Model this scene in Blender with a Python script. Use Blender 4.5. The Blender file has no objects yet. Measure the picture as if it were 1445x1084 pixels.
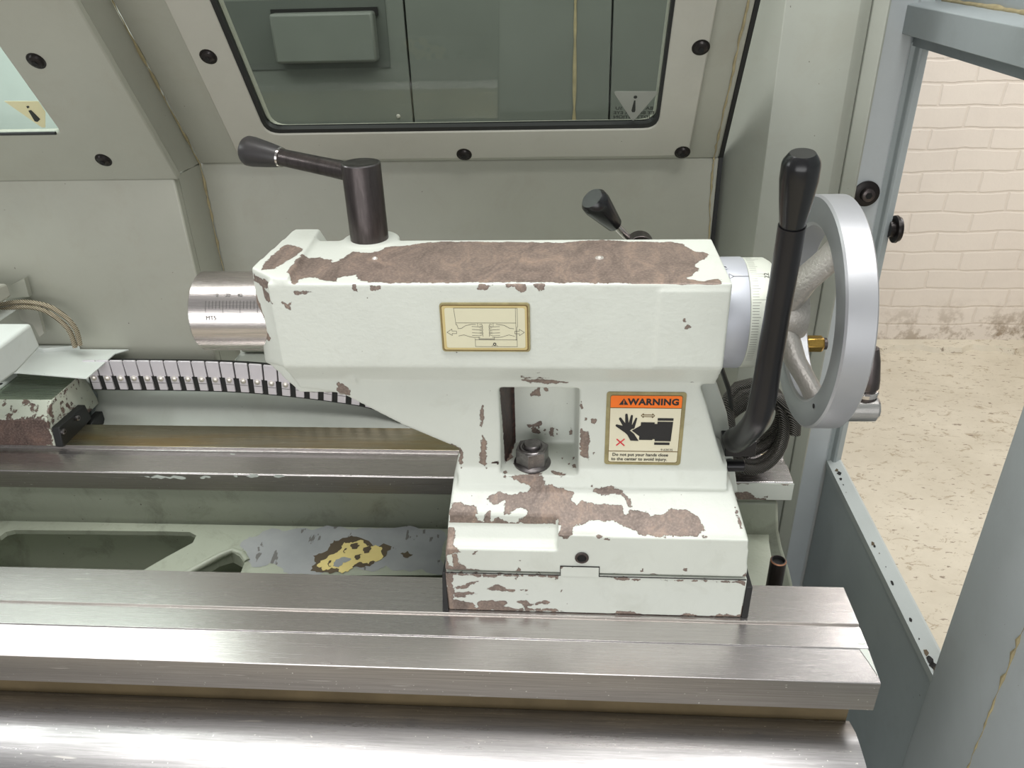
import bpy, bmesh, math, random
import numpy as np
from mathutils import Vector, Matrix
from mathutils.geometry import tessellate_polygon
random.seed(4)
S = bpy.context.scene
COL = S.collection
PI = math.pi

# ------------------------------------------------------------------ camera
FPX, PITCH, YAW, ROLL = 1115.26, 0.511139, 0.0777513, 0.0303591
CAM = np.array([0.0, 0.0, 1.53])
_fw = np.array([-math.sin(YAW)*math.cos(PITCH), math.cos(YAW)*math.cos(PITCH), -math.sin(PITCH)])
_r0 = np.array([math.cos(YAW), math.sin(YAW), 0.0]); _d0 = np.cross(_fw, _r0)
_r = math.cos(ROLL)*_r0 + math.sin(ROLL)*_d0; _d = np.cross(_fw, _r)
cd = bpy.data.cameras.new('camera'); co = bpy.data.objects.new('camera', cd); COL.objects.link(co)
cd.sensor_width = 36; cd.lens = FPX/1445*36; cd.clip_start = .02; cd.clip_end = 60
co.matrix_world = Matrix(((_r[0], -_d[0], -_fw[0], CAM[0]), (_r[1], -_d[1], -_fw[1], CAM[1]), (_r[2], -_d[2], -_fw[2], CAM[2]), (0, 0, 0, 1)))
S.camera = co

# ------------------------------------------------------------------ world, lamps, exposure
S.view_settings.view_transform = 'Standard'; S.view_settings.look = 'None'
S.view_settings.gamma = 1; S.view_settings.use_curve_mapping = False
S.view_settings.exposure = -0.3
w = bpy.data.worlds.new('world'); S.world = w; w.use_nodes = True
bg = w.node_tree.nodes['Background']; bg.inputs[0].default_value = (.98, .99, 1.0, 1); bg.inputs[1].default_value = .32
def area(name, loc, sx, sy, power, target=None, col=(1, .99, .97)):
    l = bpy.data.lights.new(name, 'AREA'); l.shape = 'RECTANGLE'; l.size = sx; l.size_y = sy; l.energy = power; l.color = col
    o = bpy.data.objects.new(name, l); COL.objects.link(o); o.location = loc
    if target is not None:
        o.rotation_euler = (Vector(target)-Vector(loc)).to_track_quat('-Z', 'Y').to_euler()
    return o
area('ceiling_tube_and_fill_light', (-.3, .30, 3.0), 2.6, .5, 62, (-.1, .8, .9))
area('front_fill_light', (-.5, -2.2, 1.45), 3.2, 1.5, 58, (0, .8, 1.25), (1, 1, 1))  # added fill with no known source, brightens upright and down-facing panels
area('ceiling_tube_and_fill_light', (-1.7, 1.5, 3.0), 1.3, .9, 24, (-1.4, 1.9, 1.0))  # added fill lamp, brightens the wall behind the left window
area('ceiling_tube_and_fill_light', (.9, .9, 3.1), .5, 1.6, 34, (.3, .9, .9))
area('ceiling_tube_and_fill_light', (2.0, 2.0, 3.0), .5, 1.6, 60, (1.8, 2.2, 0))
area('machine_work_lamp', (-1.25, .75, 1.75), .35, .12, 2.2, (-.6, .8, .92), (1, 1, 1))

# ------------------------------------------------------------------ pixel helpers (photo frame 1445 x 1084)
def ray(x, y): return (x-722.5)/FPX*_r + (y-542.0)/FPX*_d + _fw
def onX(x, y, X): v = ray(x, y); return CAM + v*((X-CAM[0])/v[0])
def onY(x, y, Y): v = ray(x, y); return CAM + v*((Y-CAM[1])/v[1])
def onZ(x, y, Z): v = ray(x, y); return CAM + v*((Z-CAM[2])/v[2])
def onP(x, y, p0, n): v = ray(x, y); n = np.array(n, float); return CAM + v*(np.dot(np.array(p0)-CAM, n)/np.dot(v, n))
def cz(ox, oy, k=3.6125): return lambda pts: [(ox+a/k, oy+b/k) for a, b in pts]   # crop coordinates -> photo pixels

# ------------------------------------------------------------------ materials
def lin(c): return tuple(((v/255)/12.92 if v/255 <= .04045 else ((v/255+.055)/1.055)**2.4) for v in c)
class NT:
    def __init__(s, name):
        s.m = bpy.data.materials.new(name); s.m.use_nodes = True; s.t = s.m.node_tree; s.b = s.t.nodes['Principled BSDF']
        s.tc = None
    def n(s, typ, **kw):
        o = s.t.nodes.new(typ)
        for k, v in kw.items(): setattr(o, k, v)
        return o
    def l(s, a, b): s.t.links.new(a, b)
    def coord(s, scale=(1, 1, 1), rot=(0, 0, 0)):
        if s.tc is None: s.tc = s.n('ShaderNodeTexCoord')
        mp = s.n('ShaderNodeMapping'); mp.inputs['Scale'].default_value = scale; mp.inputs['Rotation'].default_value = rot
        s.l(s.tc.outputs['Object'], mp.inputs[0]); return mp.outputs[0]
    def noise(s, scale, detail=4, rough=.55, sc=(1, 1, 1), dist=0, rot=(0, 0, 0)):
        o = s.n('ShaderNodeTexNoise'); o.inputs['Scale'].default_value = scale; o.inputs['Detail'].default_value = detail
        o.inputs['Roughness'].default_value = rough; o.inputs['Distortion'].default_value = dist
        s.l(s.coord(sc, rot), o.inputs['Vector']); return o.outputs['Fac']
    def ramp(s, fac, stops):
        o = s.n('ShaderNodeValToRGB'); e = o.color_ramp.elements
        while len(e) < len(stops): e.new(.5)
        for i, (p, c) in enumerate(stops):
            e[i].position = p; e[i].color = (c[0], c[1], c[2], 1) if isinstance(c, tuple) else (c, c, c, 1)
        s.l(fac, o.inputs[0]); return o.outputs[0]
    def mix(s, fac, a, b, mode='MIX'):
        o = s.n('ShaderNodeMix', data_type='RGBA', blend_type=mode)
        for sk, v in ((o.inputs[0], fac), (o.inputs[6], a), (o.inputs[7], b)):
            if isinstance(v, (int, float)): sk.default_value = v
            elif isinstance(v, tuple): sk.default_value = (v[0], v[1], v[2], 1)
            else: s.l(v, sk)
        return o.outputs[2]
    def math(s, op, a, b=0, c=None):
        o = s.n('ShaderNodeMath', operation=op)
        for i, v in enumerate((a, b, c)):
            if v is None: continue
            if isinstance(v, (int, float)): o.inputs[i].default_value = v
            else: s.l(v, o.inputs[i])
        return o.outputs[0]
    def set(s, k, v):
        sk = s.b.inputs[k]
        if isinstance(v, (int, float)): sk.default_value = v
        elif isinstance(v, tuple): sk.default_value = (v[0], v[1], v[2], 1)
        else: s.l(v, sk)
    def bump(s, h, strength=.3, dist=.001):
        o = s.n('ShaderNodeBump'); o.inputs['Strength'].default_value = strength; o.inputs['Distance'].default_value = dist
        s.l(h, o.inputs['Height']); s.l(o.outputs[0], s.b.inputs['Normal'])

def mat_plain(name, rgb, rough=.5, metal=0, bump=0, bscale=300, var=.06, vscale=12):
    n = NT(name); c = lin(rgb)
    f = n.noise(vscale, 5, .6)
    n.set('Base Color', n.ramp(f, [(.3, tuple(v*(1-var) for v in c)), (.7, tuple(min(1, v*(1+var)) for v in c))]))
    n.set('Roughness', rough); n.set('Metallic', metal)
    if bump: n.bump(n.noise(bscale, 3), bump, .0008)
    return n.m
def mat_paint(name, rgb, rough=.42, grime=(120, 115, 95), gr=.25, bump=.12, bscale=220, specks=.02):
    """sprayed machine enamel with faint grime and tiny chips"""
    n = NT(name); c = lin(rgb); g = lin(grime)
    f = n.noise(5, 6, .65)
    base = n.ramp(f, [(.3, tuple(v*.94 for v in c)), (.7, tuple(min(1, v*1.05) for v in c))])
    gm = n.ramp(n.noise(14, 8, .7, dist=.6), [(.52, 0.0), (.78, gr)])
    base = n.mix(gm, base, g)
    sp = n.ramp(n.noise(160, 2, .5), [(.80-specks, 0.0), (.82-specks, .8)])
    base = n.mix(sp, base, lin((70, 62, 55)))
    n.set('Base Color', base); n.set('Roughness', rough)
    n.bump(n.noise(bscale, 3), bump, .0008)
    return n.m
def mat_cast(name, paint=(206, 210, 201), bare=(122, 108, 99), amp=.0045, random_chips=False):
    """enamel chipped down to brown filler where the 'wear' attribute is positive"""
    n = NT(name)
    at = n.n('ShaderNodeAttribute', attribute_name='wear')
    nz = n.math('SUBTRACT', n.noise(140, 6, .62), .5)
    nz2 = n.math('SUBTRACT', n.noise(520, 3, .6), .5)
    s = n.math('ADD', n.math('MULTIPLY_ADD', nz, amp*2.2, at.outputs['Fac']), n.math('MULTIPLY', nz2, amp*.5))
    m = n.math('MULTIPLY_ADD', s, 2600, .5); m.node.use_clamp = True
    if random_chips:
        rc = n.ramp(n.noise(60, 8, .7), [(.57, 0.0), (.58, 1.0)]); m = n.math('MAXIMUM', m, rc)
    p = lin(paint); f = n.noise(7, 6, .6)
    pc = n.ramp(f, [(.3, tuple(v*.95 for v in p)), (.7, tuple(min(1, v*1.04) for v in p))])
    pc = n.mix(n.ramp(n.noise(22, 8, .7, dist=.5), [(.56, 0.0), (.8, .22)]), pc, lin((150, 150, 132)))
    pc = n.mix(n.ramp(n.noise(170, 2, .5), [(.765, 0.0), (.785, .85)]), pc, lin((82, 70, 62)))
    b = lin(bare)
    bc = n.ramp(n.noise(20, 9, .75, sc=(1.9, .9, 1), dist=1.1), [(.3, tuple(v*.55 for v in b)), (.5, b), (.7, tuple(v*k for v, k in zip(b, (1.75, 1.65, 1.5))))])
    bc = n.mix(n.ramp(n.noise(420, 2, .5), [(.45, 0.0), (.75, .35)]), bc, lin((178, 160, 148)))
    edge = n.math('SUBTRACT', 1, n.math('MULTIPLY', n.math('ABSOLUTE', n.math('SUBTRACT', s, .0002)), 1500)); edge.node.use_clamp = True
    bc = n.mix(n.math('MULTIPLY', edge, .5), bc, lin((92, 72, 66)))
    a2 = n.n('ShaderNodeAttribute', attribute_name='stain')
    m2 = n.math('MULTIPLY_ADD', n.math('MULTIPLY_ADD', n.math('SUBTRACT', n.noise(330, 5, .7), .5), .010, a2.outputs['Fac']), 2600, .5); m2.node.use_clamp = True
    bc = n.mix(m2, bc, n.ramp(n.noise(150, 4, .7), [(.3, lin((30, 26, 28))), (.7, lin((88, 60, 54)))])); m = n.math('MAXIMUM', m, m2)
    n.set('Base Color', n.mix(m, pc, bc)); n.set('Roughness', n.mix(m, (.38, .38, .38), (.5, .5, .5)))
    n.set('Metallic', n.math('MULTIPLY', m, .15))
    h = n.math('MULTIPLY_ADD', n.math('MULTIPLY_ADD', n.noise(55, 4, .6), 1.6, n.noise(240, 3)), .32, n.math('MULTIPLY', n.math('SUBTRACT', 1, m), .6))
    n.bump(h, .8, .0009)
    return n.m
def mat_steel(name, rgb=(150, 146, 144), rough=.3, streak=(1, 60, 60), dark=.6, light=1.2, tint=None, scr=True, aniso=.0, lo=.35, hi=.65):
    n = NT(name); c = lin(rgb)
    f = n.noise(9, 8, .7, sc=streak)
    col = n.ramp(f, [(lo, tuple(v*dark for v in c)), (hi, tuple(min(1, v*light) for v in c))])
    if tint:
        col = n.mix(n.ramp(n.noise(3.5, 5, .6, sc=(1, 6, 6)), [(.45, 0.0), (.68, .55)]), col, lin(tint))
    if scr:
        sc_ = n.ramp(n.noise(70, 2, .5, sc=(.25, 3, 3), rot=(0, 0, .35)), [(.70, 0.0), (.76, .5)])
        col = n.mix(sc_, col, lin((225, 220, 214)))
        sp = n.ramp(n.noise(330, 1, .5), [(.745, 0.0), (.78, .7)])
        col = n.mix(sp, col, lin((235, 232, 226)))
    n.set('Base Color', col); n.set('Metallic', .92)
    n.set('Roughness', n.ramp(f, [(.3, rough*1.25), (.7, rough*.8)]))
    n.bump(n.noise(30, 6, .7, sc=streak), .12, .0004)
    return n.m

M = {}
M['enamel'] = mat_cast('chipped_grey_enamel')
M['enamel_block'] = mat_cast('worn_block_enamel', (196, 200, 186), (100, 82, 76), .006, True)
M['door'] = mat_paint('door_enamel', (162, 162, 150), .36, (140, 128, 108), .22)
M['frame'] = mat_paint('window_frame_enamel', (178, 176, 165), .38, (150, 140, 120), .2)
M['wall_low'] = mat_paint('inner_wall_enamel', (170, 174, 166), .36, (140, 136, 118), .2)
M['blue'] = mat_paint('blue_grey_enamel', (158, 166, 167), .4, (120, 122, 118), .22)
M['dark_blue'] = mat_paint('dark_pan_enamel', (128, 136, 138), .42, (80, 84, 82), .5)
M['post'] = mat_paint('post_enamel', (166, 172, 170), .4, (150, 148, 132), .2)
M['cast_green'] = mat_paint('bed_casting_enamel', (158, 163, 147), .38, (88, 90, 74), .65, .6, 120, .05)
M['post_light'] = mat_paint('near_post_enamel', (186, 192, 194), .4, (150, 148, 140), .15)
M['column'] = mat_paint('shaded_column_enamel', (150, 153, 143), .38, (130, 124, 106), .22)  # door paint made darker, puts the column's missing shade into its colour
M['sheet'] = mat_paint('pale_sheet_enamel', (206, 210, 206), .35, (160, 160, 150), .15)
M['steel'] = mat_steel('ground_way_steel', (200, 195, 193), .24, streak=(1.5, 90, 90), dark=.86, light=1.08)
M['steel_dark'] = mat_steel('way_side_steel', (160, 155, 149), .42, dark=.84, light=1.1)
M['steel_olive'] = mat_steel('oily_way_steel', (166, 160, 136), .3, dark=.8, light=1.1, tint=(176, 140, 66), scr=False)
M['steel_green'] = mat_steel('green_reflection_steel', (182, 186, 174), .26, dark=.9, light=1.08, tint=(186, 206, 184))  # green tint paints a reflection into the steel of the saddle wing top
M['cover'] = mat_steel('brushed_cover_steel', (166, 164, 164), .3, streak=(1, 26, 26), dark=.68, light=1.12)
M['quill'] = mat_steel('ground_quill_steel', (206, 200, 196), .24, streak=(1.5, 40, 40), dark=.78, light=1.12, scr=False)
M['oil'] = mat_plain('brown_oil_face', (112, 98, 72), .5, .2, .2, 60, .25)
M['black_oxide'] = mat_steel('black_oxide_steel', (86, 80, 79), .34, streak=(8, 8, 1), dark=.7, light=1.4, scr=False)
M['black_paint'] = mat_plain('satin_black', (34, 33, 35), .3, .35, .05, 200, .2)
M['black_plastic'] = mat_plain('black_plastic', (22, 22, 23), .24, 0, .02)
M['grip_worn'] = mat_plain('worn_black_plastic', (52, 50, 50), .4, 0, .06, 200, .25)
M['rubber'] = mat_plain('black_rubber', (26, 27, 27), .5)
M['alu'] = mat_plain('machined_aluminium', (176, 177, 180), .38, .55, .04, 400, .05)
M['alu_dark'] = mat_plain('turned_aluminium_face', (150, 154, 158), .38, .55, .04, 400, .05)
M['alu_cast'] = mat_plain('sand_cast_aluminium', (178, 174, 168), .42, .6, .9, 420, .15)
M['collar'] = mat_plain('satin_collar', (196, 199, 206), .4, .45, .05, 400, .04)
M['dial'] = mat_plain('ivory_dial', (206, 210, 198), .42, .2, .05, 400, .04)
M['ink'] = mat_plain('engraved_ink', (60, 58, 56), .5)
M['chrome'] = mat_steel('polished_chrome', (205, 200, 196), .12, streak=(2, 30, 30), dark=.85, light=1.1, scr=False)
M['nut'] = mat_steel('oily_nut_steel', (126, 122, 122), .3, streak=(4, 4, 4), dark=.6, light=1.3, scr=False)
M['screw'] = mat_plain('black_screw', (38, 34, 33), .35, .5, .05)
M['dark'] = mat_plain('dark_hole', (16, 15, 14), .8)
M['brass'] = mat_steel('brass', (176, 142, 74), .26, streak=(2, 20, 20), dark=.7, light=1.2, scr=False)
M['copper'] = mat_plain('worn_copper_edge', (176, 128, 100), .4, .6)
M['link'] = mat_plain('zinc_link', (214, 209, 214), .34, .3, .03, 200, .06)
M['rivet'] = mat_plain('rivet_steel', (214, 208, 200), .3, .5)
M['sealant'] = mat_plain('yellowed_sealant', (158, 146, 112), .55, 0, .5, 160, .25, 60)
def mat_primer():
    n = NT('grey_filler'); c = n.ramp(n.noise(20, 5), [(.3, lin((138, 141, 142))), (.7, lin((156, 158, 158)))])
    c = n.mix(n.ramp(n.noise(75, 3, .6, sc=(1, .35, 1), rot=(0, 0, .5)), [(.62, 0.0), (.64, .8)]), c, lin((88, 84, 80)))
    n.set('Base Color', c); n.set('Roughness', .45); return n.m
M['primer'] = mat_primer()
M['yellow_patch'] = mat_plain('yellow_filler', (214, 196, 128), .5, 0, .2, 120, .12)
M['brown_patch'] = mat_plain('brown_filler', (78, 66, 48), .55, 0, .2, 120, .3)
M['maroon'] = mat_plain('maroon_primer', (66, 48, 48), .45, 0, .4, 200, .5, 90)
M['s_orange'] = mat_plain('label_orange', (246, 118, 28), .4)
M['s_cream'] = mat_plain('label_cream', (222, 216, 190), .4)
M['s_black'] = mat_plain('label_black', (30, 30, 32), .4)
M['s_red'] = mat_plain('label_red', (214, 44, 60), .4)
M['s_gold'] = mat_plain('label_aged_edge', (146, 136, 96), .45, 0, .1, 200, .2, 90)
M['s_brown'] = mat_plain('label_brown_line', (108, 84, 36), .45)
M['s_yellow'] = mat_plain('label_yellowed', (210, 206, 178), .4, 0, 0, 300, .04)
M['s_amber'] = mat_plain('label_amber_rim', (196, 178, 124), .4)
M['s_line'] = mat_plain('label_line', (92, 90, 82), .5)
M['s_tri'] = mat_plain('sticker_back', (146, 148, 140), .5)
M['s_tri2'] = mat_plain('yellow_sticker', (216, 210, 168), .5)
M['s_dark'] = mat_plain('sticker_dark', (34, 36, 32), .5)
M['paintflake'] = mat_plain('pale_paint_flake', (200, 206, 198), .4)

def mat_glass(name, tint, mixf=.9, rough=0.0):
    n = NT(name); n.t.nodes.remove(n.b)
    tr = n.n('ShaderNodeBsdfTransparent'); tr.inputs[0].default_value = (*tint, 1)
    gl = n.n('ShaderNodeBsdfGlossy'); gl.inputs['Roughness'].default_value = rough; gl.inputs['Color'].default_value = (.9, .95, .93, 1)
    lw = n.n('ShaderNodeFresnel'); lw.inputs[0].default_value = 1.32
    mx = n.n('ShaderNodeMixShader'); geo = n.n('ShaderNodeNewGeometry'); n.l(n.math('MULTIPLY', lw.outputs[0], n.math('SUBTRACT', 1, geo.outputs['Backfacing'])), mx.inputs[0]); n.l(tr.outputs[0], mx.inputs[1]); n.l(gl.outputs[0], mx.inputs[2])
    n.l(mx.outputs[0], n.t.nodes['Material Output'].inputs[0]); return n.m
M['glass'] = mat_glass('grey_polycarbonate', (.79, .82, .79))
M['glass_green'] = mat_glass('green_edge_glass', (.92, .97, .95))

def mat_brick():
    n = NT('whitewashed_brick')
    br = n.n('ShaderNodeTexBrick'); nv = n.n('ShaderNodeTexNoise'); nv.inputs['Scale'].default_value = 5; nv.inputs['Detail'].default_value = 5; cv = n.coord((1, 1, 1), (PI/2, 0, 0)); n.l(cv, nv.inputs['Vector'])
    vm = n.n('ShaderNodeVectorMath', operation='MULTIPLY_ADD'); vm.inputs[1].default_value = (.035, .035, .035); n.l(nv.outputs['Color'], vm.inputs[0]); n.l(cv, vm.inputs[2]); n.l(vm.outputs[0], br.inputs['Vector'])
    br.inputs['Scale'].default_value = 1; br.inputs['Brick Width'].default_value = .225; br.inputs['Row Height'].default_value = .079
    br.inputs['Mortar Size'].default_value = .006; br.inputs['Mortar Smooth'].default_value = .6
    br.inputs['Color1'].default_value = (*lin((228, 219, 208)), 1); br.inputs['Color2'].default_value = (*lin((225, 216, 205)), 1)
    br.inputs['Mortar'].default_value = (*lin((221, 211, 199)), 1)
    c = n.mix(n.ramp(n.noise(2.2, 8, .7), [(.45, 0.0), (.75, .35)]), br.outputs['Color'], lin((200, 190, 182)))
    # damp and flaked band near the skirting
    sx = n.n('ShaderNodeSeparateXYZ'); n.l(n.tc.outputs['Object'], sx.inputs[0])
    low = n.math('SUBTRACT', 1, n.math('MULTIPLY', sx.outputs['Z'], 4.5)); low = n.math('MULTIPLY', low, n.math('MULTIPLY_ADD', sx.outputs['X'], 1.3, -1.0)); low.node.use_clamp = True
    pk = n.math('MULTIPLY', low, n.ramp(n.noise(9, 8, .75), [(.46, 0.0), (.56, 1.0)]))
    c = n.mix(n.math('MULTIPLY', pk, .85), c, lin((138, 120, 98)))
    c = n.mix(n.ramp(n.noise(26, 3, .6), [(.735, 0.0), (.76, .5)]), c, lin((190, 130, 110)))
    n.set('Base Color', c); n.set('Roughness', .6)
    h = n.math('MULTIPLY_ADD', n.noise(18, 8, .7), .7, n.math('MULTIPLY', n.math('SUBTRACT', 1, br.outputs['Fac']), .9))
    n.bump(h, .35, .006); return n.m
def mat_floor():
    n = NT('worn_painted_concrete')
    c = n.ramp(n.noise(2.5, 8, .7), [(.3, lin((186, 177, 158))), (.7, lin((208, 200, 182)))])
    c = n.mix(n.ramp(n.noise(16, 9, .78, sc=(1, 1.8, 1), dist=.8), [(.565, 0.0), (.60, .8)]), c, lin((158, 144, 122)))
    c = n.mix(n.ramp(n.noise(46, 5, .65, sc=(.6, 1.6, 1), rot=(0, 0, .6)), [(.62, 0.0), (.64, .8)]), c, lin((116, 100, 84)))
    n.set('Base Color', c); n.set('Roughness', .55); n.bump(n.noise(30, 8, .7), .4, .003); return n.m
M['brick'] = mat_brick(); M['floor'] = mat_floor()
M['cab'] = mat_plain('dark_cabinet_enamel', (104, 108, 102), .5, 0, 0, 200, .04)
M['pale_wall'] = mat_plain('pale_far_wall', (206, 216, 210), .6, 0, 0, 200, .03)
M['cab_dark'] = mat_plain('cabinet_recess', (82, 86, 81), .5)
def mat_braid(name, c1, c2, sc):
    n = NT(name)
    wv = n.n('ShaderNodeTexWave', wave_type='BANDS', bands_direction='DIAGONAL'); wv.inputs['Scale'].default_value = sc
    n.l(n.coord(), wv.inputs['Vector']); wv.inputs['Distortion'].default_value = .5
    n.set('Base Color', n.ramp(wv.outputs['Fac'], [(.35, lin(c1)), (.65, lin(c2))])); n.set('Roughness', .45); n.set('Metallic', .4)
    n.bump(wv.outputs['Fac'], .7, .001); return n.m
M['braid'] = mat_braid('steel_braid', (96, 84, 66), (200, 188, 164), 170)
M['sleeve'] = mat_braid('black_braided_sleeve', (16, 16, 16), (96, 93, 87), 210)

# ------------------------------------------------------------------ mesh helpers
def P(v): return Vector((float(v[0]), float(v[1]), float(v[2])))
class MB:
    def __init__(s, *mats): s.bm = bmesh.new(); s.mats = [M[m] if isinstance(m, str) else m for m in mats]
    def poly(s, pts, mi=0):
        f = s.bm.faces.new([s.bm.verts.new(P(p)) for p in pts]); f.material_index = mi; return f
    def concave(s, pts, mi=0):
        vs = [s.bm.verts.new(P(p)) for p in pts]
        n = Vector((0, 0, 0))
        for i in range(len(pts)): n += P(pts[i]).cross(P(pts[(i+1) % len(pts)]))
        for t in tessellate_polygon([[P(p) for p in pts]]):
            a, b, c = [P(pts[i]) for i in t]
            if (b-a).cross(c-a).dot(n) < 0: t = t[::-1]
            try: s.bm.faces.new([vs[i] for i in t]).material_index = mi
            except ValueError: pass
    def box(s, x0, x1, y0, y1, z0, z1, mi=0):
        return s.hull8([(x0, y0, z0), (x1, y0, z0), (x1, y1, z0), (x0, y1, z0)], [(x0, y0, z1), (x1, y0, z1), (x1, y1, z1), (x0, y1, z1)], mi)
    def hull8(s, a, b, mi=0):
        """prism between two matching loops"""
        A = [s.bm.verts.new(P(p)) for p in a]; B = [s.bm.verts.new(P(p)) for p in b]; n = len(a)
        fs = [s.bm.faces.new(A[::-1]), s.bm.faces.new(B)]
        for i in range(n): fs.append(s.bm.faces.new((A[i], A[(i+1) % n], B[(i+1) % n], B[i])))
        for f in fs: f.material_index = mi
        return fs
    def prism(s, prof, axis, a, b, mi=0):
        """closed 2-D profile extruded along axis; profile coords are the other two axes in xyz order"""
        def mk(p, t):
            l = list(p); l.insert('xyz'.index(axis), t); return l
        return s.hull8([mk(p, a) for p in prof], [mk(p, b) for p in prof], mi)
    def tube(s, pts, rad, seg=16, mi=0, cap=True, smooth=True):
        pts = [P(p) for p in pts]; n = len(pts)
        if not hasattr(rad, '__len__'): rad = [rad]*n
        t0 = (pts[1]-pts[0]).normalized(); up = Vector((0, 0, 1)) if abs(t0.z) < .9 else Vector((1, 0, 0))
        u = t0.cross(up).normalized(); rings = []
        for i in range(n):
            t = ((pts[min(i+1, n-1)]-pts[i]).normalized() + (pts[i]-pts[max(i-1, 0)]).normalized())
            t = t.normalized() if t.length > 1e-6 else t0
            u = (u - t*u.dot(t)).normalized(); v = t.cross(u)
            rings.append([s.bm.verts.new(pts[i]+(u*math.cos(2*PI*k/seg)+v*math.sin(2*PI*k/seg))*rad[i]) for k in range(seg)])
        for i in range(n-1):
            for k in range(seg):
                f = s.bm.faces.new((rings[i][k], rings[i][(k+1) % seg], rings[i+1][(k+1) % seg], rings[i+1][k])); f.smooth = smooth; f.material_index = mi
        if cap:
            for r_ in (rings[0][::-1], rings[-1]): s.bm.faces.new(r_).material_index = mi
    def lathe(s, org, axis, prof, seg=48, mi=0, mis=None, close=False, sharp=True):
        """prof = [(distance along axis, radius)]"""
        o = P(org); a = P(axis).normalized(); up = Vector((0, 0, 1)) if abs(a.z) < .9 else Vector((1, 0, 0))
        u = a.cross(up).normalized(); v = a.cross(u); rings = []
        for d, r in prof:
            rings.append([s.bm.verts.new(o+a*d+(u*math.cos(2*PI*k/seg)+v*math.sin(2*PI*k/seg))*max(r, 1e-5)) for k in range(seg)])
        m = len(prof); rng = range(m) if close else range(m-1)
        for i in rng:
            j = (i+1) % m
            for k in range(seg):
                f = s.bm.faces.new((rings[i][k], rings[i][(k+1) % seg], rings[j][(k+1) % seg], rings[j][k])); f.smooth = True
                f.material_index = mis[i] if mis else mi
        if not close:
            for q, r_ in ((0, rings[0][::-1]), (-1, rings[-1])):
                if prof[q][1] > 1e-4:
                    f = s.bm.faces.new(r_); f.material_index = (mis[q] if mis else mi)
    def build(s, name, parent=None, bevel=0, seg=2, smooth_angle=None):
        bmesh.ops.recalc_face_normals(s.bm, faces=s.bm.faces[:])
        me = bpy.data.meshes.new(name); s.bm.to_mesh(me); s.bm.free()
        for m in s.mats: me.materials.append(m)
        try: me.set_sharp_from_angle(angle=math.radians(smooth_angle or 35))
        except Exception: pass
        o = bpy.data.objects.new(name, me); COL.objects.link(o)
        if parent is not None:
            o.parent = parent; o.matrix_parent_inverse = Matrix.Translation(-parent.location)
        if bevel:
            b = o.modifiers.new('bevel', 'BEVEL'); b.width = bevel; b.segments = seg; b.limit_method = 'ANGLE'; b.angle_limit = math.radians(25)
            b.harden_normals = False
        return o
def tag(o, label, cat, group=None):
    o['label'] = label; o['category'] = cat
    if group: o['group'] = group
    return o
def struct(o): o['kind'] = 'structure'; return o
def thing(name, loc, label, cat, group=None):
    o = bpy.data.objects.new(name, None); COL.objects.link(o); o.location = loc; o.empty_display_size = .05
    return tag(o, label, cat, group)
def fractal(pts, amp, it=3, seed=0):
    """ragged outline from a traced 2-D/3-D polygon"""
    rnd = random.Random(seed); pts = [np.array(p, float) for p in pts]
    nrm = np.cross(pts[1]-pts[0], pts[2]-pts[1]) if len(pts[0]) == 3 else None
    for _ in range(it):
        out = []
        for i, a in enumerate(pts):
            b = pts[(i+1) % len(pts)]; d = b-a; L = np.linalg.norm(d)
            if nrm is not None: q = np.cross(nrm/ (np.linalg.norm(nrm)+1e-12), d)
            else: q = np.array([-d[1], d[0]])
            out += [a, (a+b)/2 + q*rnd.uniform(-amp, amp)]
        pts = out
    return pts
def text_faces(mb, s, org, ux, uy, size, mi, align='CENTER', bold=0, wide=1.0, mirror=False):
    c = bpy.data.curves.new('t', 'FONT'); c.body = s; c.size = size; c.align_x = align; c.align_y = 'CENTER'; c.offset = bold; c.resolution_u = 3; c.space_character = 1.07 if bold > .0002 else 1.0
    o = bpy.data.objects.new('t', c); COL.objects.link(o)
    me = bpy.data.meshes.new_from_object(o.evaluated_get(bpy.context.evaluated_depsgraph_get()))
    org = P(org); ux = P(ux).normalized(); uy = P(uy).normalized()
    k = -wide if mirror else wide
    vs = [mb.bm.verts.new(org+ux*(v.co.x*k)+uy*v.co.y) for v in me.vertices]
    for p in me.polygons:
        try: mb.bm.faces.new([vs[i] for i in p.vertices]).material_index = mi
        except ValueError: pass
    bpy.data.objects.remove(o); bpy.data.meshes.remove(me); bpy.data.curves.remove(c)

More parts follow.
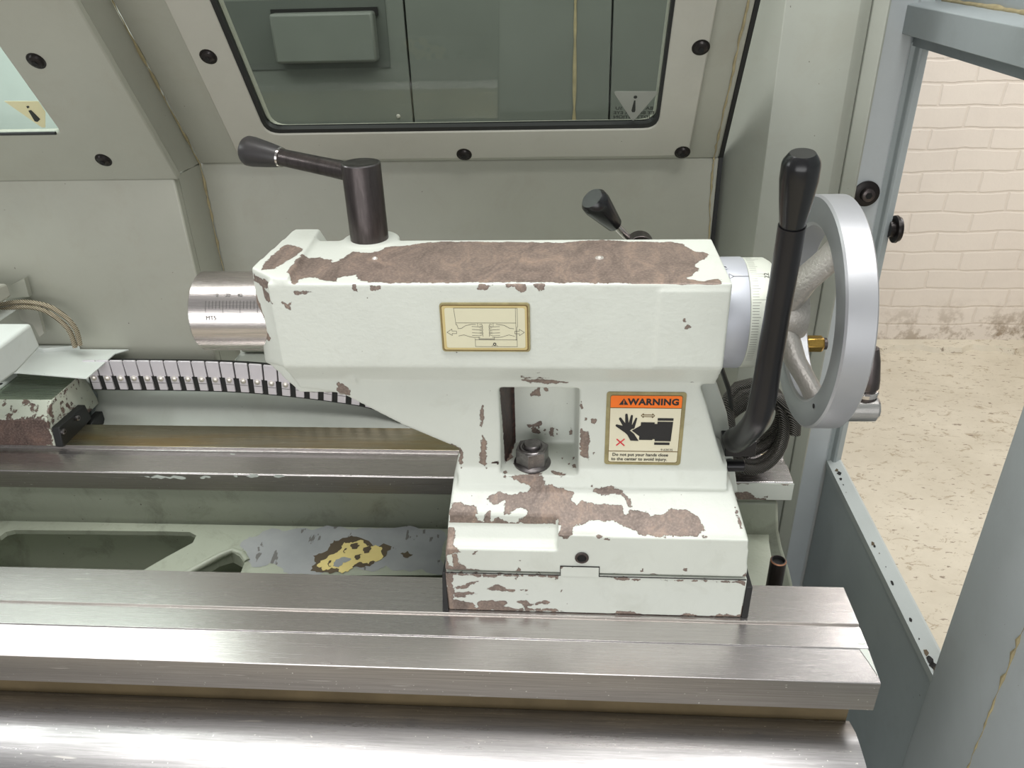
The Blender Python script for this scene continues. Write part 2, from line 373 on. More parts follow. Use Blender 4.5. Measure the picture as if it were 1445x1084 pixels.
def sdf_poly(q, poly):
    """signed distance (positive inside) of points q (n,2) to polygon"""
    poly = np.asarray(poly); d = np.full(len(q), 1e9); ins = np.zeros(len(q), bool)
    for i in range(len(poly)):
        a = poly[i]; b = poly[(i+1) % len(poly)]; e = b-a; w_ = q-a
        t = np.clip((w_@e)/max(e@e, 1e-15), 0, 1); d = np.minimum(d, np.linalg.norm(w_-t[:, None]*e, axis=1))
        c_ = ((a[1] <= q[:, 1]) & (b[1] > q[:, 1])) | ((b[1] <= q[:, 1]) & (a[1] > q[:, 1]))
        with np.errstate(divide='ignore', invalid='ignore'):
            xi = a[0]+(q[:, 1]-a[1])/(b[1]-a[1])*(b[0]-a[0])
        ins ^= c_ & (q[:, 0] < xi)
    return np.where(ins, d, -d)
def wear(obj, patches, default=-.02, name='wear'):
    """patches: (plane point, plane normal, 3-D polygon lying on the plane, reach, normal tolerance)"""
    me = obj.data; n = len(me.vertices)
    co_ = np.empty(n*3, np.float32); me.vertices.foreach_get('co', co_); co_ = co_.reshape(-1, 3).astype(float)
    no = np.empty(n*3, np.float32); me.vertices.foreach_get('normal', no); no = no.reshape(-1, 3)
    val = np.full(n, default)
    for p0, nn, poly, reach, tol in patches:
        nn = np.array(nn, float); nn /= np.linalg.norm(nn); p0 = np.array(p0, float)
        u = np.array([1, 0, 0]) if abs(nn[0]) < .9 else np.array([0, 1, 0]); v = np.cross(nn, u); u = np.cross(v, nn); u /= np.linalg.norm(u); v /= np.linalg.norm(v)
        h = (co_-p0)@nn; k = np.where((np.abs(h) < reach) & (no@nn > tol))[0]
        if not len(k): continue
        q = np.stack([(co_[k]-p0)@u, (co_[k]-p0)@v], 1)
        pl = np.stack([(np.array(poly)-p0)@u, (np.array(poly)-p0)@v], 1)
        val[k] = np.maximum(val[k], sdf_poly(q, pl))
    if name == 'wear' and 'stain' not in me.attributes:
        b = me.attributes.new('stain', 'FLOAT', 'POINT'); b.data.foreach_set('value', np.full(n, -.02, np.float32))
    a = me.attributes.get(name) or me.attributes.new(name, 'FLOAT', 'POINT'); a.data.foreach_set('value', np.clip(val, -.02, .02).astype(np.float32))

# =================================================================== THE ROOM
m = MB('floor'); m.box(-3, 5, -2, 3.2, -.1, 0); struct(m.build('floor'))
m = MB('brick'); m.box(-3, 5, 3.08, 3.3, 0, 3.2); struct(m.build('wall_back'))
m = MB('brick'); m.box(1.98, 2.2, 2.75, 3.08, 0, 3.2); struct(m.build('wall_right'))
# screed lip and low step at the foot of the wall
m = MB('floor', 'brown_patch')
pts = [(x, 3.02+.015*math.sin(x*23)+.01*math.sin(x*61)) for x in np.linspace(.8, 1.95, 40)]
m.hull8([(x, y, 0) for x, y in pts]+[(1.95, 3.09, 0), (.8, 3.09, 0)], [(x, y+.012, .02) for x, y in pts]+[(1.95, 3.09, .03), (.8, 3.09, .03)])
struct(m.build('trim_1'))
m = MB('floor'); m.box(1.86, 2.3, 2.2, 2.86, 0, .05); o = m.build('concrete_step', None, .006); tag(o, 'low pale concrete step at the far right corner of the painted floor', 'step')

# =================================================================== ENCLOSURE, REAR AND LEFT
A = math.radians(31); NI = (0, -math.cos(A), -math.sin(A)); NI_ = np.array(NI)
def inc(base, off):               # point of the inclined plane above the fold at base=(Y,Z), lifted by off
    return (0, base[0]+NI[1]*off, base[1]+NI[2]*off)
R0 = (1.12, 1.26); L0 = (1.035, 1.26)
UP = np.array([0, -math.sin(A), math.cos(A)])      # up the slope
def slab(mb, x0, x1, base, s0, s1, off, th, mi=0):
    p = np.array(inc(base, off)); a = p+UP*s0; b = p+UP*s1; q = -NI_*th
    mb.hull8([(x0, *a[1:]), (x1, *a[1:]), (x1, *(a+q)[1:]), (x0, *(a+q)[1:])], [(x0, *b[1:]), (x1, *b[1:]), (x1, *(b+q)[1:]), (x0, *(b+q)[1:])], mi)
def slabpoly(mb, outer, th, mi=0):
    a = [np.array(p) for p in outer]; mb.hull8([p for p in a], [p-NI_*th for p in a], mi)
def roundrect(c, r, n=5):
    out = []
    for i in range(4):
        p0, p1, p2 = c[i-1], c[i], c[(i+1) % 4]
        a = (p0-p1)/np.linalg.norm(p0-p1); b = (p2-p1)/np.linalg.norm(p2-p1)
        for k in range(n+1):
            t = k/n; out.append(p1 + a*r*(1-t)**2 + b*r*t**2)
    return out
def ringplate(mb, outer, inner, th, mi=0):
    """plate with a hole: outer has 4 corners, inner is 4*k points starting at the same corner order"""
    k = len(inner)//4; o4 = [np.array(p) for p in outer]
    def side(dz, flip):
        O = [mb.bm.verts.new(P(p-NI_*dz)) for p in o4]; I = [mb.bm.verts.new(P(p-NI_*dz)) for p in inner]
        for i in range(4):
            seg = I[i*k:(i+1)*k]
            for j in range(k-1): mb.bm.faces.new((O[i], seg[j], seg[j+1])).material_index = mi
            nx = I[((i+1) % 4)*k]; mb.bm.faces.new((O[i], seg[-1], nx, O[(i+1) % 4])).material_index = mi
        return O, I
    O1, I1 = side(0, 0); O2, I2 = side(th, 1)
    for X1, X2 in ((O1, O2), (I1, I2)):
        for i in range(len(X1)): mb.bm.faces.new((X1[i], X1[(i+1) % len(X1)], X2[(i+1) % len(X1)], X2[i])).material_index = mi
def frame_pts(base, off, px): return [onP(x, y, inc(base, off), NI) for x, y in px]
def button_screw(parent, c, n, r=.0085, name='screw', mat='screw'):
    m = MB(mat, 'dark'); n = np.array(n, float)
    m.lathe(np.array(c)-n*.001, n, [(0, r*1.25), (.0015, r*1.25), (.0016, r), (.004, r*.85), (.0055, r*.45)], 20)
    m.lathe(np.array(c)+n*.0047, n, [(0, r*.4), (.001, r*.4)], 6, 1)
    return m.build(name, parent)

rd = thing('sliding_door', (-.14, 1.12, .955), 'grey enamelled rear enclosure door with a wide dark window, behind the tailstock', 'door')
m = MB('door', 'dark', 'sealant')
# lower vertical sheet and fold
m.box(-.529, .209, 1.12, 1.135, .955, 1.262)
# inclined sheet around the window opening
ic = [np.array([x, *(np.array(inc(R0, 0))+UP*s)[1:]]) for x, s in ((-.529, 0), (.209, 0), (.209, .75), (-.529, .75))]
wi = [np.array([x, *(np.array(inc(R0, 0))+UP*s)[1:]]) for x, s in ((-.402, .062), (.112, .062), (.112, .60), (-.402, .60))]
ringplate(m, ic, roundrect(wi, .02), .012)
rdo = m.build('panel', rd, .003)
m = MB('rubber'); m.box(.2092, .2148, 1.1215, 1.134, .955, 1.262); slab(m, .2092, .2148, R0, 0, .75, -.0015, .011); m.build('edge_gap_shade', rd)  # dark strip put in for the shade of the open gap beside the door
def ss(p, base, off): return float(np.dot(np.array(p)-np.array(inc(base, off)), UP))
m = MB('frame')
pB = frame_pts(R0, .010, [(339, 228), (974, 222), (1012, 0), (248, 0)]); s_lo = ss(pB[0], R0, .01)
def ip(base, off, x, s): return np.array([x, *(np.array(inc(base, off))+UP*s)[1:]])
fo = [ip(R0, .010, -.462, s_lo), ip(R0, .010, .165, s_lo), ip(R0, .010, .165, .68), ip(R0, .010, -.462, .68)]
s_w = ss(onP(650, 186, inc(R0, .01), NI), R0, .01)
fi = [ip(R0, .010, -.409, s_w), ip(R0, .010, .1185, s_w), ip(R0, .010, .1185, .61), ip(R0, .010, -.409, .61)]
ringplate(m, fo, roundrect(fi, .020), .010); m.build('window_frame', rd, .002)
m = MB('rubber')
gi = [ip(R0, .008, -.4035, s_w+.0065), ip(R0, .008, .1145, s_w+.0065), ip(R0, .008, .1145, .605), ip(R0, .008, -.4035, .605)]
go = [ip(R0, .008, -.411, s_w-.001), ip(R0, .008, .1195, s_w-.001), ip(R0, .008, .1195, .612), ip(R0, .008, -.411, .612)]
def ring2(mb, O, I, th):
    n = len(O); a = [mb.bm.verts.new(P(p)) for p in O]; b = [mb.bm.verts.new(P(p)) for p in I]
    c = [mb.bm.verts.new(P(p-NI_*th)) for p in I]; d = [mb.bm.verts.new(P(p-NI_*th)) for p in O]
    for i in range(n):
        j = (i+1) % n
        for q in ((a, b), (b, c), (c, d), (d, a)): mb.bm.faces.new((q[0][i], q[0][j], q[1][j], q[1][i]))
ring2(m, roundrect(go, .021), roundrect(gi, .018), .009); m.build('window_seal', rd)
m = MB('glass'); slabpoly(m, [p-NI_*.006 for p in roundrect(gi, .018)], .004); gl = m.build('window_pane', rd)
for px in ((294, 80), (989, 67), (655, 218), (963, 215)):
    button_screw(rd, onP(*px, inc(R0, .0101), NI), NI)
# yellowed sealant along the right joint
m = MB('sealant')
sp_ = [onP(x, y, inc(R0, .001), NI) for x, y in ((1057, 0), (1043, 60), (1030, 120), (1014, 190), (1008, 222))]
sp2 = [onY(x, y, 1.119) for x, y in ((1006, 232), (1003, 270), (1001, 330), (999, 370))]
rn = random.Random(3)
pts = []
for a, b in zip((sp_+sp2)[:-1], (sp_+sp2)[1:]):
    for k in range(6): pts.append(a+(b-a)*k/6+np.array([rn.uniform(-.0008, .0008), 0, 0]))
m.tube(pts, [rn.uniform(.0004, .0018) for _ in pts], 8); m.build('sealant_bead', rd)
# triangular sticker seen from behind, at the lower right of the window
def sticker(parent, base, pxs, bodymat, off, name, text=None, px_i=None):
    m = MB(bodymat, 's_dark')
    tri = frame_pts(base, off, pxs)
    c = sum(tri)/3
    ring = []
    for i in range(3):
        p1 = tri[i]; a = (tri[i-1]-p1)*.09; b = (tri[(i+1) % 3]-p1)*.09
        for t in (0, .33, .66, 1): ring.append(p1+a*(1-t)**2+b*t**2)
    m.hull8(ring, [p-NI_*.0004 for p in ring])
    ux = (tri[1]-tri[0])/np.linalg.norm(tri[1]-tri[0]); uy = UP; W = np.linalg.norm(tri[1]-tri[0])
    top = (tri[0]+tri[1])/2; f = NI_*.0003
    dot = [top+ux*(math.cos(t)*W*.042)-uy*(W*.15)+uy*math.sin(t)*W*.042+f for t in np.linspace(0, 2*PI, 17)[:-1]]
    m.poly(dot, 1)
    m.poly([top+ux*(a*W)-uy*(b*W)+f for a, b in ((.008, .24), (.03, .52), (.015, .57), (-.04, .57), (-.06, .52), (-.022, .24))], 1)
    if text:
        for s_, yy in text: text_faces(m, s_, top-uy*(yy*W)-ux*(.0*W)-f*1.5, ux, uy, W*.12, 1, bold=.0001, wide=1.15, mirror=True)
    return m.build(name, parent)
sticker(rd, R0, [(865, 129), (930, 129), (893, 172)], 's_tri', .0025, 'information_sticker', [('BA ATTEN SU', .47), ('ET BEWAR EYE', .60), ('NOTTENTION', .72)])

# window of the left door and its bent sheet
ld = thing('sliding_door', (-.75, 1.035, .955), 'grey left enclosure door overlapping the rear door, with the corner of a bright window', 'door')
m = MB('door', 'blue')
m.box(-1.6, -.53, 1.035, 1.05, .955, 1.262)
oc = [ip(L0, 0, -1.6, 0), ip(L0, 0, -.523, 0), ip(L0, 0, -.523, .75), ip(L0, 0, -1.6, .75)]
sL = ss(onP(60, 190, inc(L0, 0), NI), L0, 0); xr = float(onP(86, 188, inc(L0, 0), NI)[0])
wl = [ip(L0, 0, -1.4, sL), ip(L0, 0, xr, sL), ip(L0, 0, xr, .62), ip(L0, 0, -1.4, .62)]
ringplate(m, oc, roundrect(wl, .012), .012)
m.build('panel', ld, .0025)
m = MB('door')    # folded return flange that closes the step to the rear door
m.box(-.536, -.530, 1.05, 1.119, .955, 1.262)
a = np.array(inc(L0, -.012)); b = np.array(inc(R0, 0))
m.hull8([(-.536, *(a)[1:]), (-.530, *(a)[1:]), (-.530, *(b)[1:]), (-.536, *(b)[1:])], [(-.536, *(a+UP*.75)[1:]), (-.530, *(a+UP*.75)[1:]), (-.530, *(b+UP*.75)[1:]), (-.536, *(b+UP*.75)[1:])])
m.build('return_flange', ld)
m = MB('sealant')
rn = random.Random(9); pts = []
pl = [ip(R0, .001, -.5285, s) for s in np.linspace(.5, 0, 40)]+[np.array([-.5285, 1.119, z]) for z in np.linspace(1.255, .96, 30)]
m.tube([p+np.array([rn.uniform(-.0006, .0006), 0, 0]) for p in pl], [rn.choice((.0006, .001, .0022, .0012)) for _ in pl], 6); m.build('sealant_bead', ld)
gl_ = [ip(L0, -.004, -1.4, sL), ip(L0, -.004, xr+.0, sL), ip(L0, -.004, xr, .62), ip(L0, -.004, -1.4, .62)]
m = MB('glass_green'); slabpoly(m, roundrect(gl_, .012), .004); m.build('window_pane', ld)
m = MB('rubber'); m.tube([ip(L0, .001, x, sL+.003) for x in np.linspace(-1.39, xr-.006, 12)], .0022, 8); m.build('window_seal', ld)
for px in ((51, 86), (146, 226)): button_screw(ld, onP(*px, inc(L0, .0002), NI), NI)
m = MB('s_tri2', 's_dark')
q = frame_pts(L0, -.003, [(6, 143), (54, 143), (64, 158), (64, 180), (59, 180)])
m.hull8(q, [p-NI_*.0004 for p in q])
f = NI_*.0003; g = frame_pts(L0, -.003, [(40, 156), (44, 155), (57, 168), (53, 172), (49, 171)]); m.poly([p+f for p in g], 1)
g = frame_pts(L0, -.003, [(37, 150), (40, 149), (42, 151), (39, 153)]); m.poly([p+f for p in g], 1); m.build('information_sticker', ld)
# dark cabinet seen through the rear window
cb = thing('control_cabinet', (-.2, 1.9, 0), 'dark grey cabinet wall with a raised box, seen through the rear window', 'cabinet')
_sx = [float(onY(x, 90, 1.9)[0]) for x in (577, 811, 862)]
_seams = [(a+.002, b-.002) for a, b in zip([-.95]+_sx, _sx+[.62])]
m = MB('cab', 'dark'); m.box(-.95, .62, 1.931, 1.95, 0, 2.6, 1)
for x0, x1 in _seams: m.box(x0, x1, 1.9, 1.93, 0, 2.6)
m.build('panel', cb, .002)
m = MB('cab', 'dark'); bx = [onY(x, y, 1.86) for x, y in ((378, 20), (525, 20), (527, 88), (384, 88))]
m.box(bx[0][0], bx[1][0], 1.86, 1.898, bx[2][2], bx[0][2]); m.build('junction_box', cb, .006)
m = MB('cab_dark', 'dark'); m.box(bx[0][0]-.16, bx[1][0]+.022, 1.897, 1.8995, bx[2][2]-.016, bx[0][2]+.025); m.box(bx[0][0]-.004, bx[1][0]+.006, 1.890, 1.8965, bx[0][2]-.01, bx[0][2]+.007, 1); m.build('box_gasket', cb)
m = MB('sealant'); m.tube([(_sx[1], 1.899, z) for z in np.linspace(.3, 2.4, 60)], [random.uniform(.002, .006) for _ in range(60)], 8); m.build('seam_sealant', cb)
m = MB('rivet'); c = onY(562, 164, 1.899); m.lathe(c, (0, -1, 0), [(0, .005), (.002, .004), (.003, 0)], 12); m.build('rivet', cb)
# left pale room wall seen through the left window
m = MB('pale_wall'); m.box(-2.6, -1.0, 1.95, 2.0, 0, 3.0); struct(m.build('wall_left'))

# ledge and panel under the doors
m = MB('wall_low', 'dark')
m.prism([(1.05, .935), (1.14, .948), (1.14, .953), (1.045, .942), (1.035, .938), (.966, .874), (.966, .45), (1.05, .45)], 'x', -1.6, .225)
o = m.build('back_apron', None, .002); tag(o, 'pale grey sheet apron with a folded ledge under the rear doors, behind the cable chain', 'panel')

# =================================================================== RIGHT SIDE OF THE ENCLOSURE
def pY(x, Y): return float(onY(x, 271, Y)[0])
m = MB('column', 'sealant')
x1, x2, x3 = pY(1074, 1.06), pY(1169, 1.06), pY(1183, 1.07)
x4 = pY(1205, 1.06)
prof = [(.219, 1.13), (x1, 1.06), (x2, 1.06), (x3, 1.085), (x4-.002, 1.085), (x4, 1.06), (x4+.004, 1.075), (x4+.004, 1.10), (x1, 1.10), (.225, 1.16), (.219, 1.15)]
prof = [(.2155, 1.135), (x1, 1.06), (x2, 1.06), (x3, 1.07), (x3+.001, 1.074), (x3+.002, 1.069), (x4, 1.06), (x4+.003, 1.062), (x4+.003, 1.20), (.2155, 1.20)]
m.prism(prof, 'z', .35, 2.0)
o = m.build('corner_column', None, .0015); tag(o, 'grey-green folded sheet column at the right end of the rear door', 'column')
side = thing('side_frame', (.47, .9, .3), 'blue-grey end frame of the enclosure round an open window onto the brick wall', 'frame')
m = MB('post_light')
xa, xb, xc_, xd = pY(1205, 1.2), pY(1244, 1.2), pY(1252, 1.2), pY(1269, 1.2)
m.prism([(x4+.004, 1.20), (xb-.002, 1.20), (xb+.003, 1.2055), (xb+.022, 1.2055), (xb+.022, 1.23), (x4+.004, 1.23)], 'z', .30, 2.0); m.build('far_post', side, .002)
m = MB('blue')
m.prism([(xb, 1.203), (xc_-.002, 1.200), (xc_, 1.192), (xc_+.004, 1.190), (xd-.003, 1.196), (xd, 1.203), (xd, 1.23), (xb, 1.23)], 'z', .70, 1.395); m.build('post_channel', side, .001)
bs = thing
button_screw(side, onY(1224, 272, 1.1995), (0, -1, 0), .0115, 'screw')
m = MB('black_oxide', 'screw', 'dark'); c = onY(1222, 273, 1.199)
m.lathe(c, (0, -1, 0), [(0, .019), (.003, .019), (.004, .0165), (.005, .010)], 32, 1)
m.lathe(c, (0, -1, 0), [(.005, .0105), (.0125, .0095), (.0135, .008)], 28, 0)
m.lathe(c, (0, -1, 0), [(.0137, .0052), (.0139, .0052)], 6, 2); m.build('socket_bolt', side)
m = MB('screw'); c = onY(1263, 325, 1.19)
m.lathe((xd-.006, 1.195, c[2]), (1, 0, 0), [(0, .012), (.007, .012), (.0075, .0205), (.011, .021), (.012, .019), (.0155, .0185), (.0165, .016)], 36); m.build('round_knob', side)
m = MB('blue')
zs = float(onX(1172, 658, .47)[2])
m.box(.47, .492, .10, 1.20, .25, zs-.004)
m.build('lower_panel', side, .001)
for o_ in (): pass
m = MB('post', 'dark', 'brown_patch')
m.prism([(.468, zs-.012), (.468, zs), (.488, zs+.006), (.492, zs+.004), (.494, zs-.012)], 'y', .10, 1.20)
rn = random.Random(5)
for px, sz in (((1181, 664), 2.2), ((1184, 668), 3.0), ((1186, 676), 2.2), ((1190, 684), 1.0), ((1194, 695), .6), ((1232, 768), 2.4), ((1234, 771), 1.4), ((1250, 800), .6), ((1259, 823), 2.0), ((1285, 875), 1.6), ((1297, 902), .9), ((1241, 781), .8), ((1307, 921), 2.6), ((1312, 931), 3.8), ((1318, 941), 4.2), ((1323, 950), 4.4), ((1329, 952), 3.2)):
    c = onP(*px, (.468, 0, zs+.0004), (-6, 0, 20.))
    pts = [c+np.array([math.cos(t)*sz*.0012*rn.uniform(.5, 1.2), math.sin(t)*sz*.0022*rn.uniform(.5, 1.3), 0]) for t in np.linspace(0, 2*PI, 10)[:-1]]
    pts = [np.array([p[0], p[1], zs+.0003+max(0, (p[0]-.468))*.3+.0002]) for p in pts]
    m.concave(pts, 2 if rn.random() < .3 else 1)
m.build('sill', side)
m = MB('blue', 'sealant')
zb = float(onX(1445, 97, .452)[2]); zt = float(onX(1445, 36, .452)[2])
m.prism([(.452, zb), (.452, zt-.002), (.456, zt), (.50, zt+.002), (.50, zb)], 'y', .05, 1.24)
m.prism([(.50, zt), (.505, zb), (.505, 2.0), (.50, 2.0)], 'y', .05, 1.24)
pts = [onZ(x, y, zt+.002) for x, y in ((1262, -4), (1300, 2), (1340, 8), (1390, 16), (1445, 25), (1500, 33))]
ys = np.linspace(1.2, .3, 60); rn = random.Random(8)
m.tube([(.498+rn.uniform(-.001, .001), y, zt+.003) for y in ys], [rn.uniform(.002, .005) for _ in ys], 8, 1)
m.build('top_beam', side, .002)
m = MB('dark_blue'); zf = float(onX(1294, 66.4, .47)[2]); m.box(.47, .494, .05, 1.24, zf, zb+.003); m.build('beam_flange', side)
m = MB('post_light', 'sealant'); m.prism([(.455, .05), (.455, .630), (.4655, .715), (.469, .727), (.50, .727), (.50, .05)], 'z', .31, zb+.0005)
yq = float(onX(1405, 985, .4545)[1]); m.tube([(.4547, yq+rn.uniform(-.001, .001), z) for z in np.linspace(.5, 1.3, 90)], [rn.choice((.0003, .0006, .0014, .0028)) for _ in range(90)], 6, 1)
m.build('near_post', side, .0015)
# pan below the bed end
m = MB('dark_blue'); m.box(-1.6, .469, .20, 1.19, .25, .30); o = m.build('coolant_pan', None); tag(o, 'dark grey pan floor deep below the end of the lathe bed', 'pan')

# =================================================================== LATHE BED
bed = thing('lathe_bed', (-.4, .75, .30), 'lathe bed with two ground steel ways and a pale green casting between', 'lathe bed')
XL, XE = -1.5, .297
m = MB('steel', 'steel_dark', 'paintflake', 'steel_green')
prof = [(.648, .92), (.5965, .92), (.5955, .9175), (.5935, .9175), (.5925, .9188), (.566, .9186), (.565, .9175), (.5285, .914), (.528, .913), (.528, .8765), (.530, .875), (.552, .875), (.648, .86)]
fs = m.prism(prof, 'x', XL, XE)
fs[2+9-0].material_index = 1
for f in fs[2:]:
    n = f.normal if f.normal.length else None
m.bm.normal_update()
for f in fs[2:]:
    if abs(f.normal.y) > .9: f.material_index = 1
# pale painted bevel at the end of the way
t = [(1210, 908), (1221, 908), (1245, 962), (1240, 955), (1226, 935), (1214, 918)]
t3 = [onP(x, y, (0, .5285, .9144), (0, -.0035, .0365)) for x, y in t]; t3 = [np.array([min(p[0], XE-.0003), p[1], p[2]+.0002]) for p in t3]
m.concave(t3, 2)
fr = m.build('front_way', bed, .0006, 2)
m = MB('steel_olive', 'steel_dark', 'paintflake', 'steel')
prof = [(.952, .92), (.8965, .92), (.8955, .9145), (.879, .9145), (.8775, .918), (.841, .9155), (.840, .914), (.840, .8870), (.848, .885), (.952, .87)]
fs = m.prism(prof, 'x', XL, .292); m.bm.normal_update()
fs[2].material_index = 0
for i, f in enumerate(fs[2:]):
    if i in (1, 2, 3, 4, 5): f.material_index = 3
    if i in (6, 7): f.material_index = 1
for k, pl in enumerate(([(195, 672), (222, 670), (245, 671), (262, 674), (262, 676), (240, 676), (215, 675)], [(282, 674), (296, 672), (298, 674), (284, 676)], [(330, 671), (334, 670), (336, 673), (331, 673)], [(347, 672), (362, 670), (366, 672), (352, 674)], [(386, 672), (400, 671), (402, 673), (390, 674)], [(435, 672), (438, 672), (438, 674), (435, 674)], [(325, 640), (331, 640), (332, 642), (326, 642)])):
    Yp = .8397
    m.concave([(p[0], Yp, p[2]) for p in fractal([onY(x, y, Yp) for x, y in pl], .2, 2, k)], 2)
m.build('rear_way', bed, .0006, 2)
m = MB('enamel'); 
fs = m.box(.10, .2925, .8385, .8398, .889, .9145); ro = m.build('painted_way_end', bed)
PWE = ro
# casting between the ways
m = MB('cast_green')
m.box(XL, .262, .846, .96, .30, .887)                 # rear wall under the rear way
m.box(XL, .262, .552, .648, .30, .860)                # front wall under the front way
m.build('casting_wall', bed, .003)
# inclined web with openings: polygons on the plane through (Y .846, z .828) and (Y .648, z .806)
WP, WN = (0, .846, .828), (0, -.022, .198)
def web(px): return [onP(x, y, WP, WN) for x, y in px]
m = MB('cast_green', 'primer', 'brown_patch', 'yellow_patch', 'dark')
def webprism(px, th=.014, mi=0):
    a = web(px); m.hull8(a, [p-np.array([0, 0, th]) for p in a], mi)
# top band, rib, right field: opening 1 px (5..275, 748..800), opening 2 px (305..345, 780..806)
top = [(-400, 735), (0, 737), (250, 741), (660, 752), (660, 764), (285, 757), (255, 752), (20, 747), (5, 750), (-10, 757), (-400, 757)]
top = [(-400, 732), (0, 735), (275, 740), (660, 747), (1085, 752), (1085, 764), (1000, 764), (660, 764), (277, 756), (268, 751), (235, 750), (20, 748), (8, 751), (0, 757), (-400, 757)]
a = web(top)
m.concave(a); 
riba = [(277, 756), (660, 764), (660, 812), (338, 812), (345, 795), (338, 785), (325, 778), (305, 784), (262, 812), (190, 812), (235, 786), (272, 766)]
b_ = web(riba); m.concave(b_)
rim = web([(277, 756), (272, 766), (235, 786), (190, 812)]); rim2 = [p-np.array([0, 0, .008]) for p in rim]
for i in range(3): m.poly([rim[i], rim[i+1], rim2[i+1], rim2[i]])
rim = web([(-400, 757), (0, 757), (8, 751), (20, 748), (235, 750), (268, 751), (277, 756)]); rim2 = [p-np.array([0, 0, .007]) for p in rim]
for i in range(len(rim)-1): m.poly([rim[i], rim[i+1], rim2[i+1], rim2[i]])
rim = web([(262, 812), (305, 784), (325, 778), (338, 785), (345, 795), (338, 812)]); rim2 = [p-np.array([0, 0, .02]) for p in rim]
for i in range(len(rim)-1): m.poly([rim[i], rim[i+1], rim2[i+1], rim2[i]])
m.poly(web([(660, 764), (1085, 764), (1100, 860), (660, 860)]))
def dec(px, mi, amp, it, seed, h):
    q = [p+np.array([0, 0, h]) for p in fractal(web(px), amp, it, seed)]; m.concave(q, mi)
dec([(338, 770), (352, 758), (378, 748), (420, 746), (500, 748), (560, 745), (628, 752), (628, 812), (560, 806), (545, 798), (520, 806), (440, 812), (400, 808), (380, 795), (355, 800), (348, 785)], 1, .18, 3, 1, .0004)
dec([(438, 806), (442, 785), (466, 768), (480, 762), (510, 760), (553, 772), (545, 785), (522, 800), (500, 800), (470, 809), (450, 808)], 2, .25, 3, 2, .0007)
dec([(447, 800), (462, 788), (480, 777), (486, 766), (505, 764), (530, 770), (538, 780), (520, 797), (500, 798), (492, 807), (478, 808), (470, 803), (458, 806)], 3, .32, 3, 3, .0010)
for q_ in ([(494, 772), (506, 768), (508, 771), (497, 776)], [(512, 778), (526, 772), (524, 776), (514, 782)], [(500, 788), (512, 784), (508, 789), (502, 791)], [(462, 797), (468, 792), (468, 800)], [(484, 779), (490, 775), (488, 781)]): dec(q_, 2, .4, 2, 8, .0014)
dec([(470, 800), (474, 791), (490, 788), (496, 790), (484, 795), (478, 802)], 1, .2, 2, 4, .0013)
dec([(560, 745), (600, 743), (628, 747), (628, 790), (612, 780), (590, 776)], 0, .2, 3, 12, .00025) if False else None
dec([(565, 782), (575, 778), (583, 783), (576, 788)], 2, .3, 2, 6, .0007)
m.build('casting_web', bed)
# smooth fillet of the rib beside the second opening
m = MB('cast_green'); pts = web([(250, 815), (288, 795), (310, 783), (328, 776), (342, 781), (349, 792)])
m.tube([p-np.array([0, 0, .001]) for p in pts], .0045, 12); m.build('opening_lip', bed)
m = MB('cast_green'); m.hull8([(XL, .648, .66), (-.35, .648, .66), (-.35, .846, .72), (XL, .846, .72)], [(XL, .648, .675), (-.35, .648, .675), (-.35, .846, .735), (XL, .846, .735)]); m.build('lower_web', bed)
m = MB('dark'); m.box(-.55, -.30, .65, .845, .70, .71); m.build('sump_shadow_plate', bed) if False else m.bm.free()
# curved end of the casting
m = MB('cast_green')
q = [onY(x, y, .8425) for x, y in ((1020, 709), (1098, 709), (1099, 750), (1104, 775), (1114, 806), (1124, 850), (1124, 950), (1020, 950))]
m.hull8(q, [p+np.array([0, .046, 0]) for p in q])
m.build('end_wall', bed, .004)
m = MB('oil', 'dark'); m.box(XL, .285, .549, .552, .78, .8745)
for x in (-.545, -.16, .20): m.lathe((x, .549, .866), (0, -1, 0), [(0, .005), (.003, .005), (.0035, .003)], 12, 1)
m.build('oily_side_face', bed)
m = MB('black_oxide', 'copper', 'dark'); c = (.236, .682, .873)
m.lathe(c, (0, 0, 1), [(0, .0088), (.052, .0088), (.0532, .0078), (.0532, .0068), (.049, .006), (.049, 0)], 28, 0, [0, 1, 0, 2, 2]); m.build('stop_pin', bed)

# front telescopic cover
m = MB('cover', 'brass')
prof = [(.5485, .826), (.5485, .834)]
for t in np.linspace(0, 1, 14):
    a = t*math.radians(62); prof.append((.53-.17*math.sin(a)*1.0, .840-.17*(1-math.cos(a))*1.0))
n_ = len(prof); prof2 = [(y+.002, z-.0045) for y, z in prof[::-1]]
m.prism(prof+prof2, 'x', XL, .288)
for f in m.bm.faces: f.smooth = True
o = m.build('way_cover', None); tag(o, 'brushed stainless cover curving down along the front of the bed', 'cover')

# =================================================================== CARRIAGE AT THE LEFT
car = thing('carriage', (-.95, .93, .92), 'chipped carriage end with pale sheet covers and a black way wiper, at the left edge', 'carriage')
XC = float(onZ(80, 629, .92)[0])
m = MB('steel_green', 'enamel_block', 'sheet')
prof = [(.893, .9205), (.893, .965), (.917, .983), (.998, .983), (1.012, .93), (1.012, .9205)]
fs = m.prism(prof, 'x', -1.5, XC); m.bm.normal_update()
for f in m.bm.faces: f.material_index = 1
for f in fs[2:]:
    if abs(f.normal.z) > .9 and f.calc_center_median().z > .95: f.material_index = 0
ob = m.build('saddle_wing', car, .0015)
bm_ = bmesh.new(); bm_.from_mesh(ob.data); bmesh.ops.subdivide_edges(bm_, edges=bm_.edges[:], cuts=5, use_grid_fill=True); bmesh.ops.subdivide_edges(bm_, edges=[e for e in bm_.edges if e.calc_length() > .02], cuts=6, use_grid_fill=True); bm_.to_mesh(ob.data); bm_.free()
c8_ = cz(0, 500, 7.225)
